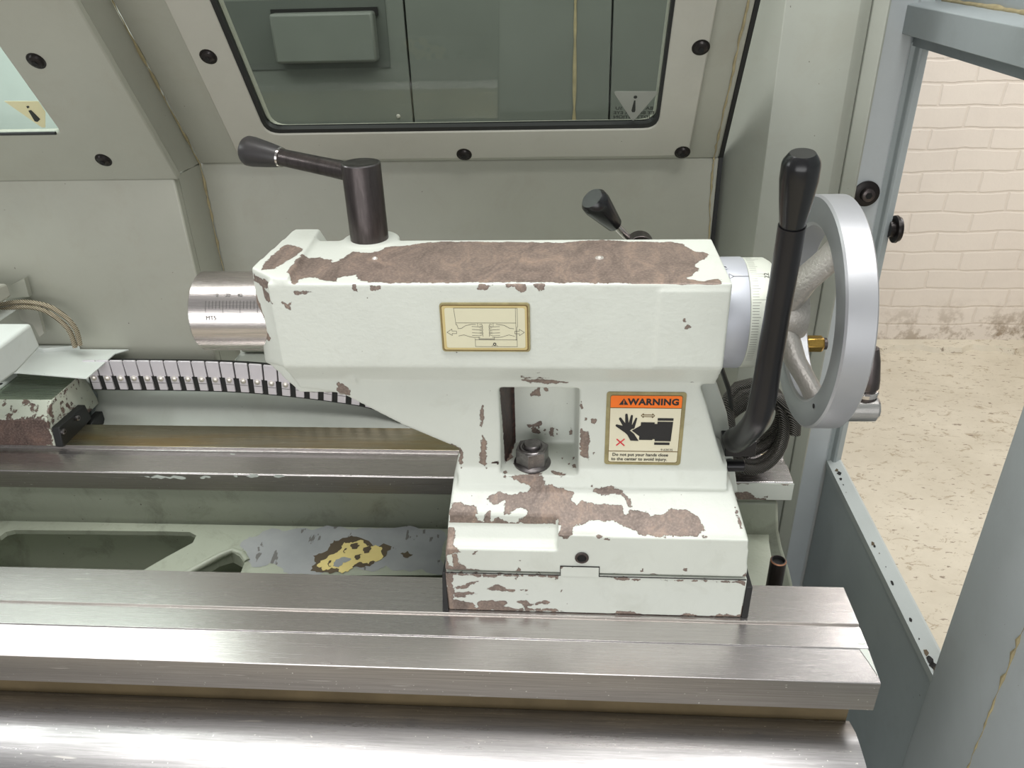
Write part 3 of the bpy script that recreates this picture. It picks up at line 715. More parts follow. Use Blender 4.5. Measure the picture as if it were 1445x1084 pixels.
wear(ob, [((0, .893, 0), (0, -1, 0), [onY(x, y, .893) for x, y in c8_([(-600, 700), (0, 690), (100, 660), (460, 650), (470, 680), (560, 940), (-600, 940)])], .008, .3),
          ((XC, 0, 0), (1, 0, 0), [onX(x, y, XC) for x, y in c8_([(845, 185), (870, 230), (900, 330), (960, 560), (870, 640), (830, 560), (880, 480), (820, 500), (850, 420), (800, 380), (700, 370), (620, 430), (560, 460), (510, 600), (480, 640), (530, 460), (700, 320)])], .008, .3)])
m = MB('rubber'); q = [onX(x, y, XC) for x, y in ((72, 603), (109, 571), (119, 590), (86, 628), (78, 631))]
m.hull8([(XC+.0005, *p[1:]) for p in q], [(XC+.012, *p[1:]) for p in q])
q = [onX(x, y, XC) for x, y in ((122, 592), (134, 580), (140, 598), (118, 600))]; m.hull8([(XC+.0005, *p[1:]) for p in q], [(XC+.012, *p[1:]) for p in q]); m.build('way_wiper', car, .0012)
for px in ((108, 590), (88, 609)):
    c = onX(*px, XC+.012); m = MB('nut', 'dark'); m.lathe(c, (1, 0, 0), [(0, .0042), (.003, .0042), (.004, .003)], 18); m.lathe(c+np.array([.0042, 0, 0]), (1, 0, 0), [(0, .0015), (.0002, .0015)], 6, 1); m.build('wiper_screw', car)
m = MB('dark_blue'); q = [onX(x, y, XC-.01) for x, y in ((122, 548), (133, 553), (151, 600), (128, 602))]
m.hull8([(XC-.012, *p[1:]) for p in q], [(XC-.006, *p[1:]) for p in q]); m.build('back_plate', car)
m = MB('sheet')
q = [onZ(x, y, 1.005) for x, y in ((188, 487), (162, 499), (122, 534), (26, 526), (-200, 526), (-200, 476), (60, 483))]
q = [np.array([p[0], min(p[1], 1.031), p[2]]) for p in q]
vs = [p for p in q]; m.hull8(vs, [p-np.array([0, 0, .0015]) for p in vs]); m.build('top_sheet', car)
m = MB('sheet')
q = [onZ(x, y, 1.012) for x, y in ((52, 471), (108, 472), (116, 484), (60, 492))]
q = [np.array([p[0], min(p[1], 1.03), p[2]]) for p in q]
m.hull8(q, [(p[0], p[1], 1.001) for p in q]); m.build('small_cover', car, .001)
m = MB('sheet')
a = [onX(x, y, -.70) for x, y in ((44, 456), (58, 490), (25, 525), (-30, 565), (-30, 510))]
m.hull8(a, [(-1.5, p[1], p[2]) for p in a]); m.build('box_cover', car, .004, 3)
m = MB('sheet', 'dark'); q = [onZ(x, y, .986) for x, y in ((-10, 535), (13, 521), (24, 528), (-2, 549), (-14, 553))]
m.hull8(q, [p-np.array([0, 0, .0025]) for p in q])
c = onZ(1, 542, .9862); m.lathe(c, (0, 0, 1), [(0, .0028), (.0002, .0028)], 14, 1); m.build('slotted_tab', car)
m = MB('sheet', 'blue')
q = [onZ(x, y, 1.085) for x, y in ((50, 418), (17, 418), (-60, 452), (-60, 485), (-2, 452))]; q = [np.array([p[0], min(p[1], 1.03), p[2]]) for p in q]
m.hull8(q, [p-np.array([0, 0, .002]) for p in q]); m.build('upper_sheet', car)
m = MB('frame', 'blue'); a = [onX(x, y, -.79) for x, y in ((10, 400), (17, 418), (2, 428), (-25, 440), (-25, 410))]
m.hull8(a, [(-1.5, p[1], p[2]) for p in a]); m.build('upper_block', car, .003)
m = MB('door'); q = [onY(x, y, 1.02) for x, y in ((14, 404), (34, 393), (41, 419), (16, 420))]; m.hull8(q, [(p[0], p[1]+.008, p[2]) for p in q]); m.build('upper_bracket', car)
m = MB('frame', 'dark'); q = [onY(x, y, 1.015) for x, y in ((24, 436), (52, 432), (62, 470), (56, 476), (46, 458), (30, 452))]; m.hull8(q, [(p[0], p[1]+.006, p[2]) for p in q]); m.build('hose_bracket', car)
for k, (dy, dx, lab) in enumerate(((0, 0, 'upper'), (.0, 0, 'lower'))):
    px = [(-10, 432), (20, 427), (45, 427), (70, 433), (92, 447), (107, 465), (113, 487)] if k == 0 else [(-10, 440), (20, 434), (45, 434), (66, 440), (85, 453), (99, 469), (106, 490)]
    base = [onY(x, y, 1.004-.003*k) for x, y in px]
    pts = []
    for i in range(len(base)-1):
        p0 = base[max(i-1, 0)]; p1 = base[i]; p2 = base[i+1]; p3 = base[min(i+2, len(base)-1)]
        for t in np.linspace(0, 1, 9)[:-1]:
            pts.append(.5*((2*p1)+(-p0+p2)*t+(2*p0-5*p1+4*p2-p3)*t*t+(-p0+3*p1-3*p2+p3)*t**3))
    pts.append(base[-1])
    m = MB('braid'); m.tube(pts, .0035, 14); o = m.build('braided_hose')
    tag(o, ('outer' if k == 0 else 'inner') + ' of the two braided steel hoses curving above the carriage covers', 'hose', 'braided hoses over the carriage')

# =================================================================== CABLE CHAIN
chn = thing('cable_chain', (-.5, 1.0, .93), 'silver-plated cable drag chain running behind the rear way and curving down behind the tailstock', 'cable chain')
YC = .990
bot = [onY(x, y, YC) for x, y in ((129, 551.8), (150, 552), (270, 553.5), (340, 556), (400, 561), (460, 568), (520, 578), (560, 594), (584, 611))]
bot = [(p[0], p[2]) for p in bot]
def spl(pts, n):
    pts = [np.array(p) for p in pts]; out = []
    for i in range(len(pts)-1):
        p0 = pts[max(i-1, 0)]; p1 = pts[i]; p2 = pts[i+1]; p3 = pts[min(i+2, len(pts)-1)]
        for t in np.linspace(0, 1, n+1)[:-1]: out.append(.5*((2*p1)+(-p0+p2)*t+(2*p0-5*p1+4*p2-p3)*t*t+(-p0+3*p1-3*p2+p3)*t**3))
    out.append(pts[-1]); return out
sp = spl(bot, 60); L = [0]
for a, b in zip(sp[:-1], sp[1:]): L.append(L[-1]+np.linalg.norm(b-a))
pitch = .0206; nl = int(L[-1]//pitch)
def along(s): 
    i = int(np.searchsorted(L, s)); i = min(max(i, 1), len(sp)-1); t = (s-L[i-1])/(L[i]-L[i-1]+1e-9); return sp[i-1]+(sp[i]-sp[i-1])*t, (sp[i]-sp[i-1])/np.linalg.norm(sp[i]-sp[i-1])
m = MB('rubber')
H = .052
for a in range(0, nl*2):
    p, t = along(a*pitch/2); p2, t2 = along((a+1)*pitch/2); n = np.array([-t[1], t[0]]); n2 = np.array([-t2[1], t2[0]])
    q = [p, p2, p2+n2*H*.8, p+n*H*.8]; m.hull8([(v[0], YC+.003, v[1]) for v in q], [(v[0], YC+.026, v[1]) for v in q])
m.build('inner_band', chn)
def lk(p, t, name, first=None):
    n = np.array([-t[1], t[0]])
    def W(a, b, y): v = p+t*a+n*b; return (v[0], y, v[1])
    m = MB('link', 'rubber')
    up = [(.0006, .0262), (.0196, .0262), (.0196, .0506), (.0186, .0516), (.0014, .0516), (.0006, .0506)]
    m.hull8([W(a, b, YC) for a, b in up], [W(a, b, YC+.003) for a, b in up])
    lo = [(.0045, .003), (.0168, .003), (.0168, .0262), (.0045, .0262)]
    m.hull8([W(a, b, YC) for a, b in lo], [W(a, b, YC+.003) for a, b in lo])
    ln = [(.0045, .0148), (.0168, .0148), (.0168, .0154), (.0045, .0154)]; m.poly([W(a, b, YC-.0002) for a, b in ln], 1)
    o = m.build(name, chn, .0004, 1)
    m = MB('rivet'); c = W(.0105, .0225, YC); m.lathe(c, (0, -1, 0), [(0, .0044), (.0014, .0042), (.0024, .0030), (.0028, 0)], 18); m.build('rivet', o)
    return o
for k in range(nl):
    p, t = along(k*pitch); lk(p, t, 'link')

# =================================================================== TAILSTOCK
ts = thing('tailstock', (.03, .78, .92), 'large pale grey lathe tailstock with chipped paint standing on the bed', 'tailstock')
# --- cast body: overlapping solids fused and softened
m = MB('enamel')
m.prism([(.630, 1.192), (.630, 1.274), (.745, 1.274), (.745, 1.18), (.738, 1.164), (.653, 1.164)], 'x', -.262, .1395)
m.box(.080, .138, .6288, .70, 1.194, 1.268)
# head
hp = [(-.2845, .660), (-.278, .768), (-.252, .768), (-.244, .631), (-.254, .631)]
def hz(z): return [(x, y, z) for x, y in hp]
m.hull8([(-.2905, .660, 1.180), (-.282, .76, 1.180), (-.20, .76, 1.180), (-.20, .634, 1.190), (-.258, .634, 1.188)], [(-.2845, .658, 1.2788), (-.278, .768, 1.2788), (-.252, .768, 1.2788), (-.243, .6305, 1.2788), (-.254, .6305, 1.2788)])
m.hull8([(-.260, .655, 1.150), (-.260, .74, 1.150), (-.20, .74, 1.150), (-.20, .655, 1.150)], [(-.2910, .660, 1.183), (-.282, .76, 1.183), (-.20, .76, 1.187), (-.20, .636, 1.189)])
# neck
nk = [(-.262, 1.20), (-.258, 1.158), (-.227, 1.154), (-.214, 1.150), (-.160, 1.1165), (-.105, 1.089), (-.112, 1.060), (-.118, 1.0), (.172, 1.0), (.163, 1.055), (.147, 1.10), (.133, 1.143), (.122, 1.172), (.122, 1.20)]
m.hull8([(x, .650, z) for x, z in nk], [(x, .738, z) for x, z in nk])
m.hull8([(x, .705, z) for x, z in ((.12, 1.18), (.142, 1.152), (.149, 1.143), (.166, 1.10), (.188, 1.0), (.12, 1.0))], [(x, .735, z) for x, z in ((.12, 1.18), (.142, 1.152), (.149, 1.143), (.166, 1.10), (.188, 1.0), (.12, 1.0))])
# foot
def foot(y, zt, xl, xr): return [(-.121, y, .9745), (.181, y, .9745), (xr, y, zt), (xl, y, zt)]
m.hull8([(-.1205, .600, .9745), (.1805, .600, .9745), (.1805, .99, .9745), (-.1205, .99, .9745)], [(-.1165, .600, 1.025), (.1765, .600, 1.023), (.1765, .99, 1.023), (-.1165, .99, 1.025)])
m.hull8([(-.1165, .600, 1.023), (.1765, .600, 1.021), (.1765, .99, 1.021), (-.1165, .99, 1.023)], [(-.113, .655, 1.057), (.165, .655, 1.055), (.165, .985, 1.055), (-.113, .985, 1.057)])
# fillet between neck and foot
fl = [(.655, 1.075), (.650, 1.068), (.646, 1.060), (.640, 1.0505), (.70, 1.02), (.70, 1.075)]
m.prism(fl, 'x', -.108, .160)
# boss under the clamp post
m.lathe((-.195, .748, 1.20), (0, 0, 1), [(0, .030), (.075, .0285)], 32)
m.bm.normal_update(); bmesh.ops.recalc_face_normals(m.bm, faces=m.bm.faces[:])
tmp = m.build('tmp')
def cutter(verts_fn):
    c = MB('enamel'); verts_fn(c); o = c.build('cut'); return o
c1 = cutter(lambda c: c.hull8([(-.075, .60, 1.059), (.016, .60, 1.059), (.010, .702, 1.064), (-.055, .702, 1.064)], [(-.072, .60, 1.163), (.016, .60, 1.163), (.010, .702, 1.157), (-.055, .702, 1.157)]))
c2 = cutter(lambda c: c.prism([(.58, 1.0035), (.604, 1.0045), (.612, 1.010), (.617, 1.020), (.619, 1.06), (.58, 1.06)], 'x', -.16, -.0065))
md = tmp.modifiers.new('fuse0', 'REMESH'); md.mode = 'VOXEL'; md.voxel_size = .0016
dg = bpy.context.evaluated_depsgraph_get(); me = bpy.data.meshes.new_from_object(tmp.evaluated_get(dg)); tmp.modifiers.clear(); tmp.data = me
for c in (c1, c2):
    b = tmp.modifiers.new('cut', 'BOOLEAN'); b.operation = 'DIFFERENCE'; b.object = c; b.solver = 'EXACT'
md = tmp.modifiers.new('fuse', 'REMESH'); md.mode = 'VOXEL'; md.voxel_size = .0016
sm = tmp.modifiers.new('soft', 'SMOOTH'); sm.factor = .5; sm.iterations = 5
bpy.context.view_layer.update(); dg = bpy.context.evaluated_depsgraph_get()
me = bpy.data.meshes.new_from_object(tmp.evaluated_get(dg)); me.name = 'body'
for o_ in (tmp, c1, c2): bpy.data.objects.remove(o_)
me.materials.clear(); me.materials.append(M['enamel'])
for p in me.polygons: p.use_smooth = True
body = bpy.data.objects.new('body', me); COL.objects.link(body); body.parent = ts; body.matrix_parent_inverse = Matrix.Translation(-ts.location)
c6, c7, c3, c9, c10 = cz(330, 300), cz(660, 300), cz(600, 560), cz(560, 520, 4.8167), cz(820, 720, 6.0208)
c11 = cz(600, 720, 6.0208)
def top_(px): return ((0, 0, 1.274), (0, 0, 1), [onZ(x, y, 1.274) for x, y in px], .006, .35)
def cap_(px): return ((0, 0, 1.278), (0, 0, 1), [onZ(x, y, 1.278) for x, y in px], .006, .35)
def frt_(px, Y=.630, t=.3, r=.010): return ((0, Y, 0), (0, -1, 0), [onY(x, y, Y) for x, y in px], r, t)
SN = (0, -.034, .055); SP = (0, .600, 1.023)
def shl_(px): return (SP, SN, [onP(x, y, SP, SN) for x, y in px], .010, .5)
big_top = c6([(300, 372), (275, 330), (320, 270), (350, 235), (440, 228), (460, 240), (500, 240), (500, 262), (560, 230), (610, 200), (700, 205), (740, 195), (790, 175), (900, 165), (980, 155), (1060, 148), (1200, 147)])+c7([(100, 150), (250, 150), (480, 155), (560, 145), (700, 140), (850, 148), (960, 150), (1040, 148), (1100, 160), (1150, 195), (1200, 200), (1228, 215), (1210, 235), (1175, 250), (1160, 275), (1190, 290), (1150, 310), (1115, 335), (1165, 345), (1200, 350), (1285, 335), (1298, 352), (1295, 372), (1200, 372), (700, 358), (200, 356)])+c6([(1400, 356), (950, 358), (800, 360), (650, 350), (620, 318), (540, 330), (520, 350), (460, 345), (400, 330), (330, 340), (325, 360)])
patches = [top_(big_top), cap_(c6([(270, 165), (350, 185), (350, 200), (290, 240), (200, 295), (145, 295), (160, 260), (220, 200)])),
    frt_(c6([(600, 340), (630, 340), (632, 405), (605, 400)])), frt_(c6([(690, 375), (765, 368), (740, 395), (700, 398)])), frt_(c6([(1240, 360), (1310, 372), (1300, 388), (1245, 388)])),
    frt_(c6([(310, 405), (340, 400), (400, 405), (340, 420), (318, 420)])), frt_(c7([(50, 365), (125, 372), (105, 388), (55, 392)])), frt_(c7([(190, 360), (300, 360), (300, 400), (270, 402), (235, 385), (200, 380)])),
    frt_(c7([(330, 355), (395, 358), (385, 395), (360, 398)])), frt_(c7([(1085, 355), (1105, 355), (1100, 375), (1088, 372)])), frt_(c7([(1088, 548), (1105, 540), (1118, 560), (1135, 578), (1122, 598), (1105, 590), (1112, 570)])), frt_(c7([(1200, 350), (1295, 350), (1290, 364), (1210, 362)])),
    frt_(c6([(85, 325), (210, 332), (205, 362), (150, 372), (85, 368)]), .650, -.3, .02), frt_(c6([(140, 398), (195, 410), (218, 432), (190, 452), (160, 458), (140, 436)]), .642, -.2, .02),
    frt_(c6([(250, 440), (300, 450), (295, 480), (262, 468)]), .635, .2), frt_(c6([(85, 370), (115, 420), (140, 470), (155, 500), (150, 560), (200, 625), (190, 645), (160, 640), (130, 590), (100, 500)]), .656, -.6, .022),
    frt_(c6([(165, 765), (200, 775), (245, 825), (240, 850), (290, 880), (330, 915), (240, 925), (180, 840)]), .662, -1, .03), frt_(c6([(530, 858), (560, 880), (597, 905), (592, 930), (540, 925), (525, 910)]), .65, .1),
    frt_(c7([(270, 822), (420, 830), (300, 838)]), .65, .0), frt_(c7([(275, 845), (380, 840), (440, 852), (520, 866), (430, 872), (300, 865)]), .65, 0), frt_(c7([(345, 792), (375, 794), (372, 800), (345, 800)]), .645, -.2),
    shl_(c3([(85, 665), (100, 600), (140, 560), (150, 535), (200, 545), (260, 560), (265, 590), (250, 610), (290, 630), (310, 600), (330, 585), (335, 620), (370, 612), (430, 628), (520, 606), (522, 575), (480, 565), (430, 590), (405, 600), (410, 520), (350, 555), (310, 520), (380, 480), (415, 500), (520, 490), (540, 460), (480, 440), (500, 420), (600, 410), (610, 455), (700, 470), (760, 490), (740, 520), (770, 550), (810, 530), (870, 545), (1000, 550), (1020, 600), (1045, 580), (1130, 585), (1150, 605), (1220, 595), (1240, 570), (1340, 575), (1400, 620), (1425, 680), (1380, 710), (1290, 705), (1200, 718), (1100, 700), (1050, 670), (950, 630), (850, 630), (760, 660), (750, 705), (720, 720), (680, 710), (690, 660), (650, 632), (400, 640), (150, 642), (100, 668)])),
    shl_(c3([(860, 480), (930, 460), (1000, 475), (1045, 520), (1055, 560), (1035, 550), (1020, 510), (960, 490), (900, 500)])), shl_(c3([(640, 385), (680, 395), (720, 410), (690, 422), (660, 410)])),
    shl_(c3([(405, 395), (425, 388), (418, 408), (405, 410)])), shl_(c3([(825, 460), (850, 456), (845, 466)])), shl_(c3([(420, 420), (600, 398), (560, 440), (480, 436)])), shl_(c3([(875, 706), (915, 712), (905, 718), (880, 716)])), shl_(c3([(1410, 700), (1445, 705), (1440, 722), (1415, 722)])),
    frt_(c11([(145, 250), (150, 140), (215, 155), (280, 180), (240, 195), (245, 280), (300, 320), (200, 345), (145, 345)]), .606, .1),
    frt_(c11([(148, 350), (200, 350), (185, 400), (200, 470), (240, 480), (235, 370), (275, 370), (280, 440), (340, 470), (350, 500), (420, 500), (510, 520), (700, 525), (780, 515), (800, 480), (815, 520), (900, 530), (1050, 532), (1135, 545), (1135, 560), (158, 530)]), .6), 
    frt_(c11([(398, 352), (440, 350), (430, 385), (405, 375)]), .6), frt_(c11([(1145, 232), (1235, 236), (1200, 250)]), .6),
    frt_(c10([(160, 540), (250, 545), (355, 545), (360, 562), (570, 560), (590, 545), (620, 545), (650, 560), (690, 548), (690, 572), (750, 572), (800, 556), (930, 555), (1100, 580), (1250, 590), (1340, 590), (1400, 530), (1415, 610), (1100, 600), (700, 590), (270, 575), (160, 566)]), .6),
    frt_(c10([(865, 495), (905, 495), (895, 515), (862, 512)]), .6), frt_(c10([(512, 495), (528, 497), (525, 520), (513, 515)]), .6), frt_(c10([(185, 240), (258, 240), (250, 258), (200, 256)]), .6), frt_(c10([(1320, 0), (1350, 80), (1375, 190), (1395, 320), (1380, 320), (1355, 190), (1325, 60)]), .62, .0),
    frt_(c9([(565, 260), (590, 250), (590, 400), (568, 400)]), .65), frt_(c9([(580, 460), (605, 470), (610, 680), (560, 640)]), .65), frt_(c9([(1245, 405), (1265, 430), (1300, 430), (1315, 500), (1300, 530), (1310, 620), (1290, 615), (1245, 590)]), .65),
    frt_(c9([(1250, 200), (1265, 240), (1265, 275), (1248, 260)]), .65), frt_(c9([(1315, 340), (1355, 345), (1345, 380), (1318, 375)]), .65), frt_(c9([(1330, 565), (1350, 568), (1345, 585), (1332, 582)]), .65), frt_(c9([(1280, 335), (1292, 335), (1292, 355), (1282, 355)]), .65),
    frt_(c9([(900, 170), (935, 150), (970, 125), (975, 190), (900, 195)]), .701), frt_(c9([(920, 400), (945, 400), (970, 430), (950, 455), (925, 440)]), .701), frt_(c9([(1035, 440), (1050, 400), (1065, 410), (1070, 470), (1045, 460)]), .701), frt_(c9([(880, 390), (950, 378), (975, 365), (985, 390), (890, 402)]), .701),
    frt_(c9([(1000, 140), (1028, 140), (1025, 158), (1005, 155)]), .701), frt_(c9([(350, 510), (430, 545), (450, 570), (435, 690), (425, 640), (425, 560), (380, 530)]), .65, .1),
    frt_(c9([(840, 40), (890, 35), (880, 48), (845, 52)]), .645, -.5), frt_(c9([(600, 100), (770, 105), (780, 300), (790, 480), (740, 520), (640, 520), (620, 300)]), .70, .5),
]
rn = random.Random(21)
for _ in range(26):
    u_, v_ = rn.choice(((rn.uniform(1090, 1230), rn.uniform(540, 680)), (rn.uniform(880, 1230), rn.uniform(350, 450)), (rn.uniform(700, 900), rn.uniform(640, 780)))); r0_ = rn.uniform(5, 12)
    q_ = c9([(u_+math.cos(t)*r0_*rn.uniform(.5, 1.2), v_+math.sin(t)*r0_*rn.uniform(.5, 1.4)) for t in np.linspace(0, 2*PI, 8)[:-1]])
    patches += [frt_(q_, .70, .4), shl_(q_)]
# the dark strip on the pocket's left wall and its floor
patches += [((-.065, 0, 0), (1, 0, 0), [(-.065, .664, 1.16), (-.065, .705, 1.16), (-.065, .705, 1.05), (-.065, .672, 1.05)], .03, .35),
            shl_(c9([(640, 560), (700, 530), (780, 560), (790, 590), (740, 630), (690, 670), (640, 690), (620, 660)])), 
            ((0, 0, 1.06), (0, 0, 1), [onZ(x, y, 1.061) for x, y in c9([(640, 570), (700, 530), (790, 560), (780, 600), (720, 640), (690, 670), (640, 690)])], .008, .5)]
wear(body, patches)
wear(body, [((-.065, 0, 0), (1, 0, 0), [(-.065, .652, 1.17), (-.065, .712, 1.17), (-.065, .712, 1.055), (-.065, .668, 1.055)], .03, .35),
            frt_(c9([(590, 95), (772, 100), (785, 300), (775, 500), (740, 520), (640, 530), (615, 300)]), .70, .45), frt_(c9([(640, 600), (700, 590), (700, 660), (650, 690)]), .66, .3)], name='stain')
bm_ = bmesh.new(); bm_.from_mesh(PWE.data); bmesh.ops.subdivide_edges(bm_, edges=bm_.edges[:], cuts=24, use_grid_fill=True); bm_.to_mesh(PWE.data); bm_.free()
c4_ = cz(880, 600)
wear(PWE, [frt_(c4_(q), .8385) for q in ([(565, 340), (620, 340), (660, 350), (665, 372), (725, 375), (740, 395), (580, 395)], [(560, 288), (640, 290), (650, 300), (560, 300)], [(780, 290), (850, 290), (845, 308), (790, 300)], [(705, 365), (735, 362), (730, 378)], [(850, 392), (893, 370), (893, 395)])])
# --- base plate with its keyed seam
m = MB('enamel')
m.box(-.1205, .1808, .600, .99, .9205, .9728)
bp = m.build('base_plate', ts)
bm_ = bmesh.new(); bm_.from_mesh(bp.data); bmesh.ops.bevel(bm_, geom=bm_.edges[:], offset=.0012, segments=2, affect='EDGES'); bm_.to_mesh(bp.data); bm_.free()
# fine grid on the front face carries the wear outline
bm_ = bmesh.new(); bm_.from_mesh(bp.data)
bmesh.ops.delete(bm_, geom=[f for f in bm_.faces if f.calc_area() > .3*.05*.8 and abs(f.calc_center_median().y-.6) < .002], context='FACES_ONLY')
nx, nz = 200, 34; x0, x1_, z0, z1_ = -.1193, .1796, .9217, .9716
gv = [[bm_.verts.new((x0+(x1_-x0)*i/nx, .600, z0+(z1_-z0)*j/nz)) for j in range(nz+1)] for i in range(nx+1)]
for i in range(nx):
    for j in range(nz): bm_.faces.new((gv[i][j], gv[i+1][j], gv[i+1][j+1], gv[i][j+1]))
bm_.normal_update(); bm_.to_mesh(bp.data); bm_.free()
wear(bp, [frt_(p, .6, .2) for p in (
    c11([(150, 530), (450, 545), (1135, 552), (1130, 580), (1110, 590), (1100, 570), (900, 560), (800, 555), (770, 610), (765, 570), (700, 560), (620, 560), (600, 575), (500, 560), (440, 570), (430, 555), (240, 545), (245, 590), (220, 620), (240, 650), (300, 640), (440, 600), (470, 600), (380, 640), (360, 665), (240, 670), (250, 700), (420, 690), (440, 712), (370, 715), (330, 740), (250, 735), (245, 700), (240, 760), (400, 780), (450, 850), (150, 850)]),
    c11([(590, 635), (700, 650), (690, 665), (750, 675), (870, 682), (740, 688), (620, 690), (510, 670)]), c11([(450, 775), (560, 768), (690, 770), (715, 800), (660, 815), (740, 835), (1100, 840), (1190, 862), (440, 850)]),
    c11([(780, 775), (850, 765), (900, 790), (1020, 770), (1080, 790), (960, 800), (900, 815), (840, 820)]), c11([(860, 715), (890, 712), (870, 722)]), c11([(930, 700), (965, 695), (960, 705)]),
    c11([(1140, 475), (1445, 480), (1445, 500), (1200, 505), (1160, 540), (1145, 540)]), c10([(155, 560), (400, 575), (500, 590), (480, 600), (300, 592), (265, 575)]), c10([(600, 590), (1100, 600), (1400, 605), (1395, 650), (1350, 620), (1100, 605), (800, 600)]),
    c10([(280, 880), (300, 860), (440, 868), (520, 885), (640, 895), (560, 900), (290, 895)]), c10([(840, 900), (880, 880), (980, 890), (980, 905), (830, 915)]), c10([(1060, 905), (1150, 890), (1370, 888), (1360, 918), (1100, 915)]), c11([(1148, 682), (1165, 682), (1160, 692), (1150, 690)]))])
m = MB('enamel', 'dark'); m.box(-.0035, .0345, .5994, .60, .9715, .9845); ko = m.build('seam_key', ts); wear(ko, [frt_(c11([(1140, 470), (1445, 475), (1445, 500), (1280, 490), (1200, 505), (1160, 520), (1145, 530)]), .5996, .2)])
m = MB('dark')
m.box(-.120, -.0038, .5993, .5997, .9722, .9732); m.box(.0348, .180, .5993, .5997, .9718, .9728); m.box(-.0040, .0350, .5992, .5996, .9842, .9852); m.box(-.0042, -.0035, .5992, .5996, .9722, .985); m.box(.0345, .0352, .5992, .5996, .9722, .985)
m.build('seam_gap', ts)
m = MB('black_oxide', 'dark'); c = onY(821, 787, .5995)
m.lathe(c, (0, -1, 0), [(0, .0068), (.0012, .0068), (.0016, .0058), (.0014, .0046), (.0002, .0040), (.0001, 0)], 28, 0, [0, 0, 0, 1, 1]); m.build('set_screw', ts)
for xs in (-1, 1):
    m = MB('rubber')
    if xs < 0: m.hull8([(-.1268, .598, .9205), (-.1206, .598, .9205), (-.1206, .99, .9205), (-.1268, .99, .9205)], [(-.124, .602, .9700), (-.1206, .602, .9700), (-.1206, .99, .9700), (-.124, .99, .9700)])
    else: m.box(.1812, .1875, .6, .99, .9205, .962)
    m.build('felt_wiper', ts, .0006)
# quill
m = MB('quill', 'ink')
QC = (0, .690, 1.2215); R_ = .0385
m.lathe((-.353, QC[1], QC[2]), (1, 0, 0), [(0, .022), (0, R_-.0015), (.0015, R_), (.10, R_)], 96)
rn = random.Random(2)
for k in range(18):                       # engraved scale
    x = -.335+k*.0033; L_ = .011 if k % 5 == 0 else .0075; a0 = math.radians(38)
    for j in range(3):
        t0 = a0-L_/R_*(j/3); t1 = a0-L_/R_*((j+1)/3)
        def Q(x, t): return (x, QC[1]-math.cos(t)*(R_+.00008), QC[2]+math.sin(t)*(R_+.00008))
        m.poly([Q(x, t0), Q(x+.0004, t0), Q(x+.0004, t1), Q(x, t1)], 1)
t_ = math.radians(14); nrm_ = np.array([0, -math.cos(t_), math.sin(t_)])
text_faces(m, 'MT5', np.array([-.330, QC[1], QC[2]])+nrm_*(R_+.0003), (1, 0, 0), (0, math.sin(t_), math.cos(t_)), .0055, 1)
t_ = math.radians(46); nrm_ = np.array([0, -math.cos(t_), math.sin(t_)])
text_faces(m, '0     20     40', np.array([-.313, QC[1], QC[2]])+nrm_*(R_+.0003), (1, 0, 0), (0, math.sin(t_), math.cos(t_)), .0048, 1)
m.build('quill', ts)
# nut, stud, washer in the pocket
nc = np.array([-.0335, .668, 1.0585])
m = MB('black_oxide'); m.lathe(nc, (0, 0, 1), [(0, .0205), (.0025, .0205), (.003, .019)], 40); wa = m.build('washer', ts)
m = MB('nut')
hx = [(nc[0]+.0172*math.cos(t+.32), nc[1]+.0172*math.sin(t+.32)) for t in np.arange(6)*PI/3]
m.hull8([(x, y, nc[2]+.005) for x, y in hx], [(x, y, nc[2]+.0225) for x, y in hx])
m.lathe(nc+np.array([0, 0, .003]), (0, 0, 1), [(0, .0192), (.002, .0190), (.004, .0155)], 36)
m.lathe(nc+np.array([0, 0, .0223]), (0, 0, 1), [(0, .0140), (.0012, .0125), (.0013, .0100), (.0004, .0098)], 36)
m.build('hex_nut', ts, .0008)
m = MB('nut'); m.lathe(nc+np.array([0, 0, .02]), (0, 0, 1), [(0, .0088), (.0062, .0088), (.0072, .0078), (.0072, 0)], 32); m.build('stud', ts)
# clamp post and lever
pc = np.array([-.196, .747, 1.2745])
m = MB('black_oxide', 'nut', 'copper'); m.lathe(pc, (0, 0, 1), [(-.004, .0188), (.0745, .0188), (.0755, .0182), (.0758, .0172), (.0752, .006), (.0745, .001)], 56, 0, [0, 1, 1, 0, 0]); m.build('clamp_post', ts)
lv0 = np.array([-.200, .752, 1.338]); e = onY(397, 222, .80); e2 = onY(346, 212, .815); e3 = onY(352, 212, .815)
m = MB('black_oxide'); m.tube([lv0, lv0+(e-lv0)*.5, e], [.0095, .0088, .0086], 24); lev = m.build('clamp_lever', ts)
dv = (e2-e)/np.linalg.norm(e2-e); Lg = np.linalg.norm(e2-e)
m = MB('grip_worn', 'chrome'); m.lathe(e-dv*.001, dv, [(0, .0096), (.002, .0102), (Lg*.4, .0128), (Lg*.75, .0150), (Lg*.92, .0152), (Lg*.98, .0138), (Lg*.985, .0085), (Lg*.98, .0001)], 36, 0, [1, 0, 0, 0, 0, 1, 0]); m.build('lever_grip', lev)
